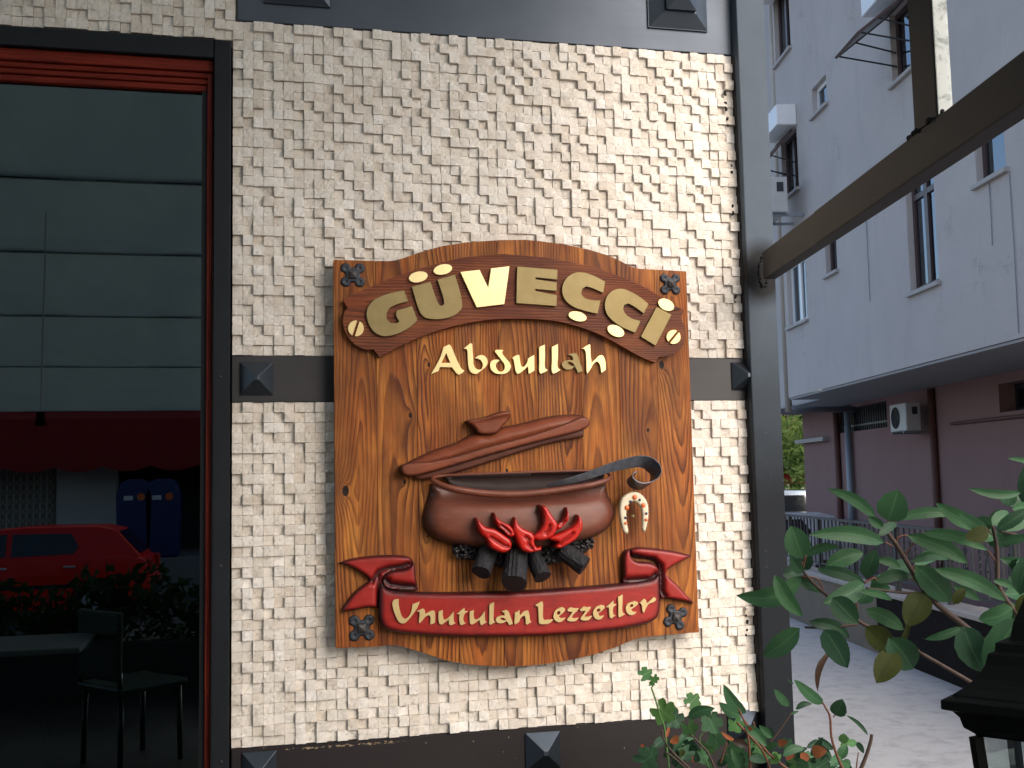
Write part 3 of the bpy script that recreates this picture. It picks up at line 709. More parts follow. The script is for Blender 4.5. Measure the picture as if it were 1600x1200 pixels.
for i in range(26):
    s_ = s0+.03+(s2-s0-.05)*i/25; p = BP(s_, 1.374+rnd.uniform(-.003, .006), BT+rnd.uniform(-.002, .004)); wl.sphere(p, rnd.uniform(.003, .006), 6, 4)
wl.build('weld', 'weld', pt, smooth=True)
wl = MB()
for i in range(46):
    a = i/46*math.tau; q = W(1194+8*math.cos(a), 423+24*math.sin(a), -.043); wl.sphere(q+Vector((rnd.uniform(-.003, .003), 0, rnd.uniform(-.002, .002))), rnd.uniform(.002, .005), 6, 4)
wl.build('weld', 'weld', pt, smooth=True)

# ------------------------------------------------------------------ the sign
SY = -.055
sign = empty('carved_wooden_sign', tuple(W(805, 1000, -.04)), 'large carved pine sign with clay pot relief, red ribbon and brass lettering', 'sign')
TOPO = [(521, 406), (570, 407.4), (608, 408.2), (622, 406), (640, 400), (660, 393), (692, 384.4), (730, 378.4), (780, 375.2), (820, 374.8), (840, 376.4), (880, 381.6), (920, 390), (950, 399), (970, 408), (984, 416), (998, 420), (1030, 421.5), (1074, 424)]
BOTO = [(524.5, 1012.6), (590, 1010), (606, 1007.5), (624, 1009), (655, 1017.7), (694, 1031), (732.5, 1038.5), (771, 1041), (810, 1041), (849, 1038), (887.6, 1032), (926, 1023.5), (965, 1010), (985, 1001), (1000, 996), (1035, 992.5), (1091, 988)]
tw = [W(x, y, SY) for x, y in TOPO]; bw = [W(x, y, SY) for x, y in BOTO]
xl = (tw[0].x+bw[0].x)/2; xr = (tw[-1].x+bw[-1].x)/2
def fi(ps, x): return float(np.interp(x, [p.x for p in ps], [p.z for p in ps]))
seams = [xl]+[W(x, y, SY).x for x, y in ((590, 800), (653, 720), (717, 950), (780, 600), (849, 980), (911, 700), (975, 850), (1034, 800))]+[xr]
for a, b_ in zip(seams[:-1], seams[1:]):
    xs = np.linspace(a+.0006, b_-.0006, 9); dy = rnd.uniform(-.0012, .0008)
    poly = [(x, fi(bw, x)+rnd.uniform(-.0004, .0004)) for x in xs]+[(x, fi(tw, x)) for x in xs[::-1]]
    o = MB().prism(poly, lambda x, z, d: (x, d, z), SY+dy, -.022).build('plank', 'plank', sign, bevel=.0012, segs=2)
bt = MB(); bt.box((xl+.03, -.0215, fi(bw, .9)+.2), (xr-.03, -.014, fi(bw, .9)+.26)); bt.box((xl+.03, -.0215, fi(tw, .9)-.2), (xr-.03, -.014, fi(tw, .9)-.14)); bt.build('batten', 'plank_dark', sign)

z1_, z2_ = Z(500, 360, 5), Z(800, 360, 5)
NBY = -.073
o1 = [z1_(p) for p in [(180, 545), (250, 500), (400, 440), (560, 370), (740, 310), (900, 265), (1100, 215), (1350, 190)]] + [z2_(p) for p in [(-60, 184), (0, 190), (200, 205), (400, 235), (600, 278), (800, 340), (1000, 425), (1150, 510), (1345, 625), (1318, 682), (1350, 760), (1357, 830), (1340, 890), (1300, 940), (1220, 980), (1145, 990), (1120, 1035), (1000, 985), (850, 900), (700, 820), (500, 745), (300, 702), (0, 690)]] + [z1_(p) for p in [(1300, 700), (1100, 735), (900, 790), (700, 870), (550, 945), (465, 992), (420, 930), (350, 930), (270, 890), (200, 800), (180, 720), (190, 640), (215, 605)]]
ol = wxz(smooth_outline(o1, 3, 40), NBY)
nb = MB().prism(ol, lambda x, z, d: (x, d, z), NBY, SY-.0002).build('name_board', 'plank_dark', sign, bevel=.0022, segs=2)
LET = {
 'G': (z1_, [(655, 468), (690, 555), (600, 578), (545, 608), (520, 655), (522, 695), (550, 720), (600, 724), (618, 712), (592, 655), (600, 625), (720, 590), (762, 702), (700, 760), (600, 810), (500, 827), (430, 800), (385, 740), (363, 660), (375, 600), (420, 545), (500, 505), (580, 482)], []),
 'U': (z1_, [(718, 440), (862, 402), (920, 560), (935, 585), (955, 590), (972, 572), (965, 530), (918, 385), (1055, 345), (1108, 545), (1108, 605), (1075, 645), (1030, 672), (960, 690), (880, 692), (820, 680), (785, 645), (758, 575)], []),
 'V': (z1_, [(1098, 325), (1247, 308), (1315, 450), (1338, 297), (1480, 280), (1440, 575), (1225, 600)], []),
 'E': (z2_, [(42, 282), (355, 308), (352, 383), (185, 366), (183, 382), (350, 406), (348, 472), (183, 457), (182, 472), (350, 507), (347, 590), (35, 567)], []),
 'C': (z2_, [(727, 400), (712, 487), (620, 447), (580, 436), (550, 455), (540, 492), (560, 522), (620, 545), (692, 548), (668, 650), (560, 625), (470, 590), (415, 540), (393, 480), (400, 420), (440, 360), (500, 330), (560, 330), (640, 355)], []),
 'C2': (z2_, [(1068, 575), (1030, 650), (950, 592), (910, 571), (880, 582), (868, 612), (885, 650), (930, 685), (1005, 708), (962, 800), (850, 750), (770, 690), (735, 640), (725, 580), (745, 510), (790, 468), (860, 455), (930, 480), (1000, 520)], []),
 'I': (z2_, [(1130, 597), (1247, 658), (1122, 902), (1005, 830)], [])}
def letter(par, zf, pts, holes, yb, th, mat, label=None, n=4, corner=42):
    o_ = outl(pts, zf, yb-th, n, corner); hs = [outl(h, zf, yb-th, n, 60) for h in holes]
    o = MB().prism(o_, lambda x, z, d: (x, d, z), yb-th, yb, hs).build('letter', mat, par, bevel=.0007)
    if label: o['label'] = label
    return o
LB = NBY-.0002
for k_, (zf, pts, hs) in LET.items():
    letter(nb, zf, pts, hs, LB+.0008, .0088, 'brass_glint' if k_ == 'V' else 'brass_dull', 'brass letter V in paler brass, a bright reflection put into its colour' if k_ == 'V' else None)
def ell(zf, cx, cy, a, b_, rot, mat='brass_glint'):
    r = math.radians(rot); pts = [zf((cx+a*math.cos(t)*math.cos(r)-b_*math.sin(t)*math.sin(r), cy+a*math.cos(t)*math.sin(r)+b_*math.sin(t)*math.cos(r))) for t in np.linspace(0, math.tau, 29)[:-1]]
    MB().prism(wxz(pts, LB-.007), lambda x, z, d: (x, d, z), LB-.007, LB+.0008).build('letter_dot', mat, nb, bevel=.0007)
ell(z1_, 768, 363, 75, 42, -12); ell(z1_, 960, 305, 74, 40, -12); ell(z2_, 513, 671, 72, 37, 14); ell(z2_, 812, 785, 70, 42, 25); ell(z2_, 1205, 580, 66, 43, 27)
for zf, cx, cy, r_, (ax, ay), (bx, by) in ((z1_, 281, 765, 62, (300, 706), (262, 824)), (z2_, 1263, 832, 55, (1300, 788), (1228, 876))):
    dirv = Vector((bx-ax, by-ay)).normalized(); nrm = Vector((-dirv.y, dirv.x)); sc = empty  # two half discs with a slot between them
    cap = None
    for sg in (1, -1):
        pts = []
        for t in np.linspace(-math.pi/2+.16, math.pi/2-.16, 14):
            v = nrm*sg*math.cos(t)*r_+dirv*math.sin(t)*r_; pts.append(zf((cx+v.x, cy+v.y)))
        mb = MB().prism(wxz(pts, LB-.006), lambda x, z, d: (x, d, z), LB-.006, LB+.0008)
        if cap is None: cap = mb
        else: cap.add(mb.v, mb.f)
    c_ = W(*zf((cx, cy)), LB)
    cap.build('screw_cap', 'brass_mid', nb, bevel=.0005)

za, zb_ = Z(665, 530, 10.667), Z(800, 530, 10.667)
ABD = [(za, [(395, 85), (420, 110), (490, 270), (560, 420), (600, 490), (650, 525), (600, 570), (550, 592), (520, 570), (480, 520), (440, 465), (240, 465), (215, 530), (90, 582), (170, 450), (240, 320), (300, 130)], [[(345, 228), (415, 395), (265, 395)]]),
 (za, [(635, 155), (700, 105), (750, 66), (778, 78), (785, 200), (795, 330), (800, 420), (830, 480), (880, 510), (930, 500), (955, 450), (945, 390), (910, 340), (860, 320), (825, 318), (870, 280), (930, 262), (990, 285), (1030, 340), (1030, 410), (1000, 460), (920, 530), (850, 580), (790, 570), (735, 520), (715, 450), (705, 320), (698, 200), (680, 160)], []),
 (za, [(1160, 190), (1180, 178), (1300, 180), (1275, 215), (1285, 250), (1350, 330), (1400, 390), (1425, 450), (1400, 520), (1330, 570), (1230, 580), (1140, 555), (1090, 500), (1075, 430), (1095, 370), (1140, 342), (1230, 342), (1230, 358), (1190, 390), (1172, 440), (1185, 490), (1220, 530), (1260, 540), (1300, 520), (1322, 470), (1310, 410), (1250, 330), (1190, 250), (1160, 210)], []),
 (zb_, [(0, 315), (60, 275), (120, 260), (128, 310), (140, 390), (155, 450), (185, 465), (220, 440), (260, 370), (268, 320), (370, 262), (375, 525), (280, 578), (268, 450), (200, 510), (130, 565), (95, 575), (70, 550), (50, 460), (35, 370), (20, 325)], []),
 (zb_, [(450, 130), (550, 85), (552, 300), (548, 440), (560, 490), (605, 515), (550, 550), (480, 580), (460, 555), (455, 400)], []),
 (zb_, [(662, 130), (768, 75), (768, 300), (762, 440), (775, 485), (815, 510), (760, 545), (690, 580), (668, 555), (665, 350)], []),
 (zb_, [(930, 262), (990, 240), (1070, 230), (1100, 280), (1130, 370), (1160, 470), (1182, 530), (1100, 560), (1075, 500), (1050, 450), (1000, 490), (920, 508), (860, 480), (830, 430), (840, 385), (900, 355), (1010, 350), (1020, 320), (1000, 280), (960, 265)], [[(925, 378), (970, 375), (1020, 405), (1048, 445), (1000, 445), (950, 420)]]),
 (zb_, [(1160, 158), (1220, 120), (1290, 82), (1308, 95), (1312, 250), (1330, 390), (1390, 330), (1450, 275), (1500, 262), (1530, 290), (1560, 380), (1565, 510), (1490, 567), (1475, 470), (1450, 400), (1415, 370), (1370, 400), (1310, 500), (1255, 580), (1245, 540), (1238, 350), (1225, 210), (1205, 165)], [])]
for i, (zf, pts, hs) in enumerate(ABD):
    letter(sign, zf, pts, hs, SY+.0005, .0085, 'brass_dull' if i == 6 else 'brass_glint', 'brass letter a in duller brass, without the painted reflection' if i == 6 else None)

# forged corner ornaments
def clavos(px, py, half, rot):
    c = W(px, py, SY); R_ = half*.00158; rt = math.radians(rot)
    pts = []
    for i in range(64):
        a = math.tau*i/64; k = .66
        for qx, qz in ((.60, .60), (-.60, .60), (.60, -.60), (-.60, -.60)):
            pr_ = qx*math.cos(a)+qz*math.sin(a); disc = .47**2-(qx*qx+qz*qz-pr_*pr_)
            if disc > 0 and pr_ > 0: k = max(k, pr_+math.sqrt(disc))
        pts.append((c.x+R_*k*math.cos(a+rt), c.z+R_*k*math.sin(a+rt)))
    def fn(x, z, d):
        X = (x-c.x); Zc = (z-c.z); Xr = X*math.cos(rt)+Zc*math.sin(rt); Zr = -X*math.sin(rt)+Zc*math.cos(rt)
        dd = np.hypot(np.abs(Xr)-R_*.60, np.abs(Zr)-R_*.60); return -.0022*np.exp(-(dd/.004)**2)
    o = relief('iron_ornament', pts, SY+.0005, .002, .0035, .006, 'iron', sign, step=.0028, fn=fn, edge_w=.001)
    mb = MB(); w = R_*.36; T = lambda x, y, z: (c.x+x*math.cos(rt)-z*math.sin(rt), y, c.z+x*math.sin(rt)+z*math.cos(rt)); y0 = SY-.0045
    mb.add([T(-w, y0, -w), T(w, y0, -w), T(w, y0, w), T(-w, y0, w), T(-w*.85, y0-.006, -w*.85), T(w*.85, y0-.006, -w*.85), T(w*.85, y0-.006, w*.85), T(-w*.85, y0-.006, w*.85), T(0, y0-.013, 0)],
           [(0, 1, 5, 4), (1, 2, 6, 5), (2, 3, 7, 6), (3, 0, 4, 7), (4, 5, 8), (5, 6, 8), (6, 7, 8), (7, 4, 8)]); mb.build('iron_nail', 'iron_tip', o, bevel=.0008)
clavos(551, 430, 18, 0); clavos(1047, 444, 16.5, 0); clavos(565, 981, 18.5, 0); clavos(1055, 964, 17.5, -17)

# pot
zp = Z(600, 620, 3.478)
PB = [(258, 470), (250, 520), (233, 580), (214, 650), (222, 715), (262, 765), (340, 800), (450, 818), (560, 835), (700, 842), (850, 830), (1000, 805), (1110, 780), (1200, 738), (1250, 690), (1268, 640), (1258, 590), (1232, 535), (1222, 470), (1100, 480), (900, 505), (700, 520), (500, 510), (350, 490)]
PY = -.10
pc = W(*zp((740, 560)), PY)
def potfn(x, z, d):
    u = (x-pc.x)/.235; v = (z-pc.z+.075)/.085; return .026*np.sqrt(np.clip(1-u*u, 0, 1))*np.clip(1-v*v*.8, 0, 1)-.012*np.exp(-((z-pc.z-.012)/.020)**2)
pot = relief('pot_body', outl(PB, zp, PY+.02, 3, 60), SY+.001, .004, .034, .038, 'pot', sign, step=.0055, fn=potfn, edge_w=.016, power=.5)
pot['label'] = 'round-bellied brown clay pot carved in relief'
RC = [((262, 445), 9), ((300, 474), 13), ((370, 498), 15), ((500, 520), 16), ((640, 530), 17), ((780, 527), 17), ((900, 514), 16), ((1020, 497), 15), ((1130, 478), 14), ((1205, 455), 12), ((1232, 436), 9), ((1205, 412), 7), ((1120, 402), 7), ((1000, 404), 7.5), ((850, 408), 7.5), ((700, 414), 7.5), ((560, 418), 7.5), ((420, 424), 8), ((310, 430), 8)]
n = len(RC); ry = []
for i, ((x, y), r_) in enumerate(RC): ry.append(-.118+.0 if 2 <= i <= 8 else (-.108 if i in (1, 9) else (-.092 if i in (0, 10) else -.074)))
P3 = [W(*zp(q), ry[i]) for i, (q, _) in enumerate(RC)]; rr = [r_/3.478*(.00188 if r_ > 8.5 else .0016) for _, r_ in RC]
def closed(P, R_, k=4):
    o_, q_ = [], []; n = len(P)
    for i in range(n):
        for j in range(k):
            t = j/k; a, b_, c_, d_ = P[i-1], P[i], P[(i+1) % n], P[(i+2) % n]
            o_.append(.5*((2*b_)+(c_-a)*t+(2*a-5*b_+4*c_-d_)*t*t+(-a+3*b_-3*c_+d_)*t**3)); q_.append(R_[i]*(1-t)+R_[(i+1) % n]*t)
    return o_+[o_[0]], q_+[q_[0]]
cp, cr = closed(P3, rr)
mb = MB(); mb.tube(cp, cr, 12, False); rim = mb.build('pot_rim', 'pot', sign, smooth=True)
inner = [(330, 440), (420, 428), (600, 422), (900, 412), (1100, 408), (1200, 420), (1190, 448), (1080, 475), (900, 500), (700, 513), (500, 505), (380, 482)]
def innerfn(x, z, d): return -.012*np.clip(d/.01, 0, 1)
relief('pot_inside', outl(inner, zp, -.085, 3, 60), SY+.001, .030, -.014, .02, 'pot_in', sign, step=.006, edge_w=.002)
# lid
dome = [(110, 368), (160, 340), (270, 290), (400, 245), (500, 193), (560, 190), (640, 165), (760, 140), (900, 105), (1040, 94), (1095, 102), (1085, 150), (900, 215), (700, 268), (500, 325), (300, 380), (120, 400)]
bandp = [(90, 378), (100, 368), (250, 350), (400, 318), (550, 273), (750, 222), (900, 175), (1000, 138), (1060, 112), (1100, 112), (1114, 132), (1108, 162), (1070, 183), (900, 228), (750, 266), (550, 322), (400, 367), (250, 410), (150, 432), (108, 426), (92, 405)]
lip = [(150, 430), (175, 448), (225, 450), (320, 432), (500, 380), (700, 315), (900, 256), (1085, 218), (1088, 170), (900, 215), (700, 270), (500, 325), (300, 385), (180, 420)]
knob = [(450, 128), (452, 142), (478, 158), (500, 178), (508, 195), (560, 205), (615, 196), (636, 172), (665, 140), (692, 104), (688, 84), (660, 76), (620, 82), (560, 105), (490, 120)]
lid = relief('pot_lid', outl(dome, zp, SY-.02, 3, 60), SY+.001, .008, .022, .03, 'lid', sign, step=.006, edge_w=.007, power=1.0); lid['label'] = 'tilted terracotta lid carved in relief above the pot'
relief('lid_lip', outl(lip, zp, SY-.015, 3, 60), SY+.001, .014, .006, .006, 'pot', lid, step=.005, edge_w=.005)
relief('lid_rim', outl(bandp, zp, SY-.03, 3, 60), SY+.001, .034, .007, .005, 'lid', lid, step=.0045, edge_w=.0035)
def knobfn(x, z, d):
    c1, c2 = W(*zp((450, 135)), SY-.03), W(*zp((690, 90)), SY-.03); L = math.hypot(c2.x-c1.x, c2.z-c1.z); ux, uz = (c2.x-c1.x)/L, (c2.z-c1.z)/L
    q = (x-c1.x)*(-uz)+(z-c1.z)*ux; return .008*np.exp(-((q-.002)/.006)**2)
relief('lid_knob', outl(knob, zp, SY-.03, 3, 60), SY+.001, .026, .008, .006, 'lid', lid, step=.004, fn=knobfn, edge_w=.003)

# logs, coal, flames
zl = Z(700, 780, 6.667)
def log(a, ra, b_, rb, ya, yb, seed):
    A, B = W(*zl(a), ya), W(*zl(b_), yb); r0, r1 = ra/6.667*.00170, rb/6.667*.00165; rg = random.Random(seed)
    d = (B-A).normalized(); u = d.orthogonal().normalized(); v = d.cross(u); N, Kk = 40, 9; V = []; F = []
    gro = [rg.gauss(0, 1) for _ in range(N)]
    for i in range(Kk+1):
        t = i/Kk; c_ = A+(B-A)*t; r = r0+(r1-r0)*t
        for j in range(N):
            a_ = math.tau*j/N; k = 1+.022*gro[j]+.02*rg.gauss(0, 1)+.05*math.sin(a_*2+seed)+.03*math.sin(a_*3+t*4+seed); V.append(c_+(u*math.cos(a_)+v*math.sin(a_))*r*k)
    for i in range(Kk):
        for j in range(N): F.append((i*N+j, i*N+(j+1) % N, (i+1)*N+(j+1) % N, (i+1)*N+j))
    V.append(B+d*.001); c_ = len(V)-1
    for j in range(N): F.append((Kk*N+j, Kk*N+(j+1) % N, c_))
    return mk('charred_log', V, F, 'char', sign, smooth=False)
log((425, 500), 88, (345, 762), 95, SY-.030, SY-.072, 1); log((715, 560), 112, (690, 878), 130, SY-.036, SY-.092, 2)
log((880, 560), 78, (985, 812), 92, SY-.030, SY-.070, 3); log((1185, 540), 88, (1425, 700), 100, SY-.032, SY-.060, 4)
cb = MB(); cbase = [(50, 490), (120, 470), (300, 470), (640, 380), (700, 400), (940, 420), (1100, 420), (1330, 440), (1500, 385), (1525, 420), (1500, 500), (1440, 560), (1100, 680), (1020, 690), (860, 640), (560, 715), (480, 690), (270, 640), (120, 620), (55, 560)]
bed = relief('coal_bed', outl(cbase, zl, SY-.015, 2, 40), SY+.001, .006, .006, .01, 'coal', sign, step=.006, edge_w=.001)
reg = [((60, 250), (485, 620), 60), ((1300, 1520), (400, 560), 60), ((935, 1110), (430, 660), 60), ((640, 720), (400, 560), 24), ((520, 600), (540, 690), 24), ((250, 420), (480, 560), 14)]
for (xa, xb), (ya, yb), cnt in reg:
    for i in range(cnt):
        x, y = rnd.uniform(xa, xb), rnd.uniform(ya, yb)
        if xa > 1250 and y > 400+ (1520-x)*.2+110: continue
        q = W(*zl((x, y)), SY-.020-rnd.uniform(0, .012)); cb.sphere(q, rnd.uniform(.0030, .0052), 6, 4, (rnd.uniform(.8, 1.3), 1, rnd.uniform(.6, 1)))
cb.build('coal_lumps', 'coal', bed)['kind'] = 'stuff'
FLM = [([(310, 205), (345, 240), (390, 290), (470, 310), (560, 370), (620, 420), (630, 480), (600, 530), (540, 548), (490, 530), (430, 490), (400, 420), (350, 370), (315, 300)], [(430, 395), (500, 440), (560, 480), (610, 490)]),
 ([(490, 148), (520, 200), (570, 240), (630, 270), (665, 320), (675, 370), (640, 390), (600, 370), (570, 330), (520, 290), (490, 230)], [(540, 270), (590, 310), (630, 350)]),
 ([(705, 200), (730, 260), (780, 310), (860, 350), (885, 400), (880, 450), (900, 490), (945, 480), (940, 520), (880, 540), (820, 548), (760, 520), (720, 450), (705, 400), (680, 330), (685, 270)], [(790, 390), (825, 420), (820, 470), (860, 510)]),
 ([(960, 75), (1010, 90), (1050, 150), (1090, 210), (1115, 260), (1110, 310), (1070, 380), (1000, 415), (940, 420), (885, 400), (890, 370), (940, 330), (975, 270), (985, 190)], [(1040, 270), (1035, 320), (1000, 350)]),
 ([(1225, 95), (1240, 160), (1235, 220), (1190, 280), (1130, 320), (1100, 330), (1120, 300), (1120, 265), (1170, 235), (1205, 180)], [(1200, 230), (1160, 270)]),
 ([(1330, 175), (1365, 230), (1370, 300), (1340, 370), (1290, 430), (1210, 480), (1150, 505), (1110, 480), (1150, 445), (1080, 420), (1050, 400), (1110, 370), (1180, 340), (1270, 290), (1310, 240)], [(1280, 350), (1230, 400), (1180, 430), (1150, 460)])]
for pts, gr in FLM:
    fx, fy = sum(p[0] for p in pts)/len(pts), sum(p[1] for p in pts)/len(pts); pts = [(fx+(p[0]-fx)*1.15, fy+(p[1]-fy)*1.08) for p in pts]
    yb = SY-.075; gw = [W(*zl(p), yb) for p in gr]
    def fn(x, z, d, gw=gw):
        h = np.zeros_like(x)
        for a, b_ in zip(gw[:-1], gw[1:]):
            A = np.array([a.x, a.z]); AB = np.array([b_.x-a.x, b_.z-a.z]); Q = np.stack([x, z], -1); t = np.clip(((Q-A)@AB)/(AB@AB), 0, 1); dd = np.hypot(*(Q-(A+t[:, None]*AB)).T)
            h = np.minimum(h, -.0075*np.exp(-(dd/.0035)**2))
        return h
    def efn(x, z, d, fn=fn): return np.clip(-fn(x, z, d)/.0075, 0, 1)*.8
    relief('flame', outl(pts, zl, yb-.002, 3, 70), SY-.030, .053, .013, .009, 'flame', sign, step=.0028, fn=fn, edge_w=.0018, edgefn=efn)

# ribbon
RBY = -.083
fb_ = [(597, 912), (603, 920), (612, 923), (640, 925.5), (700, 926.5), (760, 925.5), (820, 923.5), (880, 920), (940, 915.5), (985, 911), (1015, 907), (1027, 902), (1031.5, 898), (1033, 930), (1032.5, 955), (1028, 966), (1018, 973), (1000, 978.5), (960, 985), (900, 991), (840, 994.5), (780, 996), (720, 996), (680, 994.5), (640, 991), (612, 987), (600, 981), (594, 968), (593, 940), (594, 922)]
ribc = W(810, 960, RBY)
ribbon = relief('ribbon', wxz(smooth_outline(fb_, 3, 60), RBY-.004), SY+.001, .022, .010, .012, 'ribbon', sign, step=.006, edge_w=.010, fn=lambda x, z, d: .008*np.clip(1-((x-ribc.x)/.34)**2, -1, 1))
ribbon['label'] = 'red painted ribbon carved across the foot of the sign'
z7, z8 = Z(525, 850, 7.5), Z(965, 845, 7.5)
tl = [(30, 230), (150, 183), (350, 150), (600, 133), (800, 140), (880, 165), (905, 215), (880, 275), (800, 305), (650, 330), (580, 370), (545, 430), (540, 520), (530, 640), (520, 765), (400, 750), (250, 775), (95, 802), (72, 765), (130, 680), (200, 590), (300, 500), (402, 435), (370, 400), (300, 350), (200, 290), (100, 245)]
tr = [(150, 100), (250, 78), (400, 85), (600, 110), (800, 150), (892, 178), (800, 228), (700, 280), (605, 340), (588, 370), (600, 410), (700, 500), (800, 610), (918, 738), (800, 722), (650, 692), (515, 680), (500, 550), (497, 350), (480, 270), (420, 228), (300, 207), (220, 200), (165, 160)]
def crease(zf, ys, pts, depth, wd):
    gw = [W(*zf(p), ys) for p in pts]
    def fn(x, z, d):
        h = np.zeros_like(x)
        for a, b_ in zip(gw[:-1], gw[1:]):
            A = np.array([a.x, a.z]); AB = np.array([b_.x-a.x, b_.z-a.z]); Q = np.stack([x, z], -1); t = np.clip(((Q-A)@AB)/(AB@AB), 0, 1); dd = np.hypot(*(Q-(A+t[:, None]*AB)).T); h = np.minimum(h, -depth*np.exp(-(dd/wd)**2))
        return h
    return fn
f1 = crease(z7, SY-.02, [(430, 440), (500, 330), (600, 290), (780, 265), (850, 235)], .014, .007); f2 = crease(z7, SY-.02, [(500, 340), (500, 560), (500, 740)], .013, .006)
relief('ribbon_tail', outl(tl, z7, SY-.02, 3, 60), SY+.001, .008, .016, .010, 'ribbon', ribbon, step=.004, edge_w=.006, fn=lambda x, z, d: np.minimum(f1(x, z, d), f2(x, z, d)), edgefn=lambda x, z, d: np.clip(-np.minimum(f1(x, z, d), f2(x, z, d))/.014, 0, 1))
g1 = crease(z8, SY-.02, [(200, 170), (300, 195), (430, 215), (510, 290), (530, 400), (530, 600), (560, 650)], .013, .006)
relief('ribbon_tail', outl(tr, z8, SY-.02, 3, 60), SY+.001, .008, .016, .010, 'ribbon', ribbon, step=.004, edge_w=.006, fn=g1, edgefn=lambda x, z, d: np.clip(-g1(x, z, d)/.013, 0, 1))
fl_ = [(895, 180), (925, 240), (945, 400), (975, 545), (800, 545), (640, 535), (575, 500), (560, 450), (565, 400), (610, 345), (700, 318), (820, 300), (885, 255), (905, 215)]
fr_ = [(165, 98), (110, 125), (82, 180), (82, 330), (85, 495), (200, 505), (350, 500), (450, 480), (498, 430), (500, 340), (462, 288), (380, 255), (260, 248), (195, 215), (168, 165)]
h1 = crease(z7, SY-.03, [(590, 430), (640, 480), (780, 500), (930, 510)], .016, .009); h2 = crease(z8, SY-.03, [(110, 470), (250, 465), (400, 455), (470, 400)], .015, .009)
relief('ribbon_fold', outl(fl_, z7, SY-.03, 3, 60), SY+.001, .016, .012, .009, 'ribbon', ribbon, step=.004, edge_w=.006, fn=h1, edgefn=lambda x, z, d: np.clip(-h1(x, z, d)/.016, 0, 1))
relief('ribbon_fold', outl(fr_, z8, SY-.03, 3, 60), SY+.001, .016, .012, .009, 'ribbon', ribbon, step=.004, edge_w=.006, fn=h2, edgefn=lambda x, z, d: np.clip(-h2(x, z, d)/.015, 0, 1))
zc, zd, ze = Z(605, 925, 10.667), Z(740, 925, 10.667), Z(885, 915, 10.667)
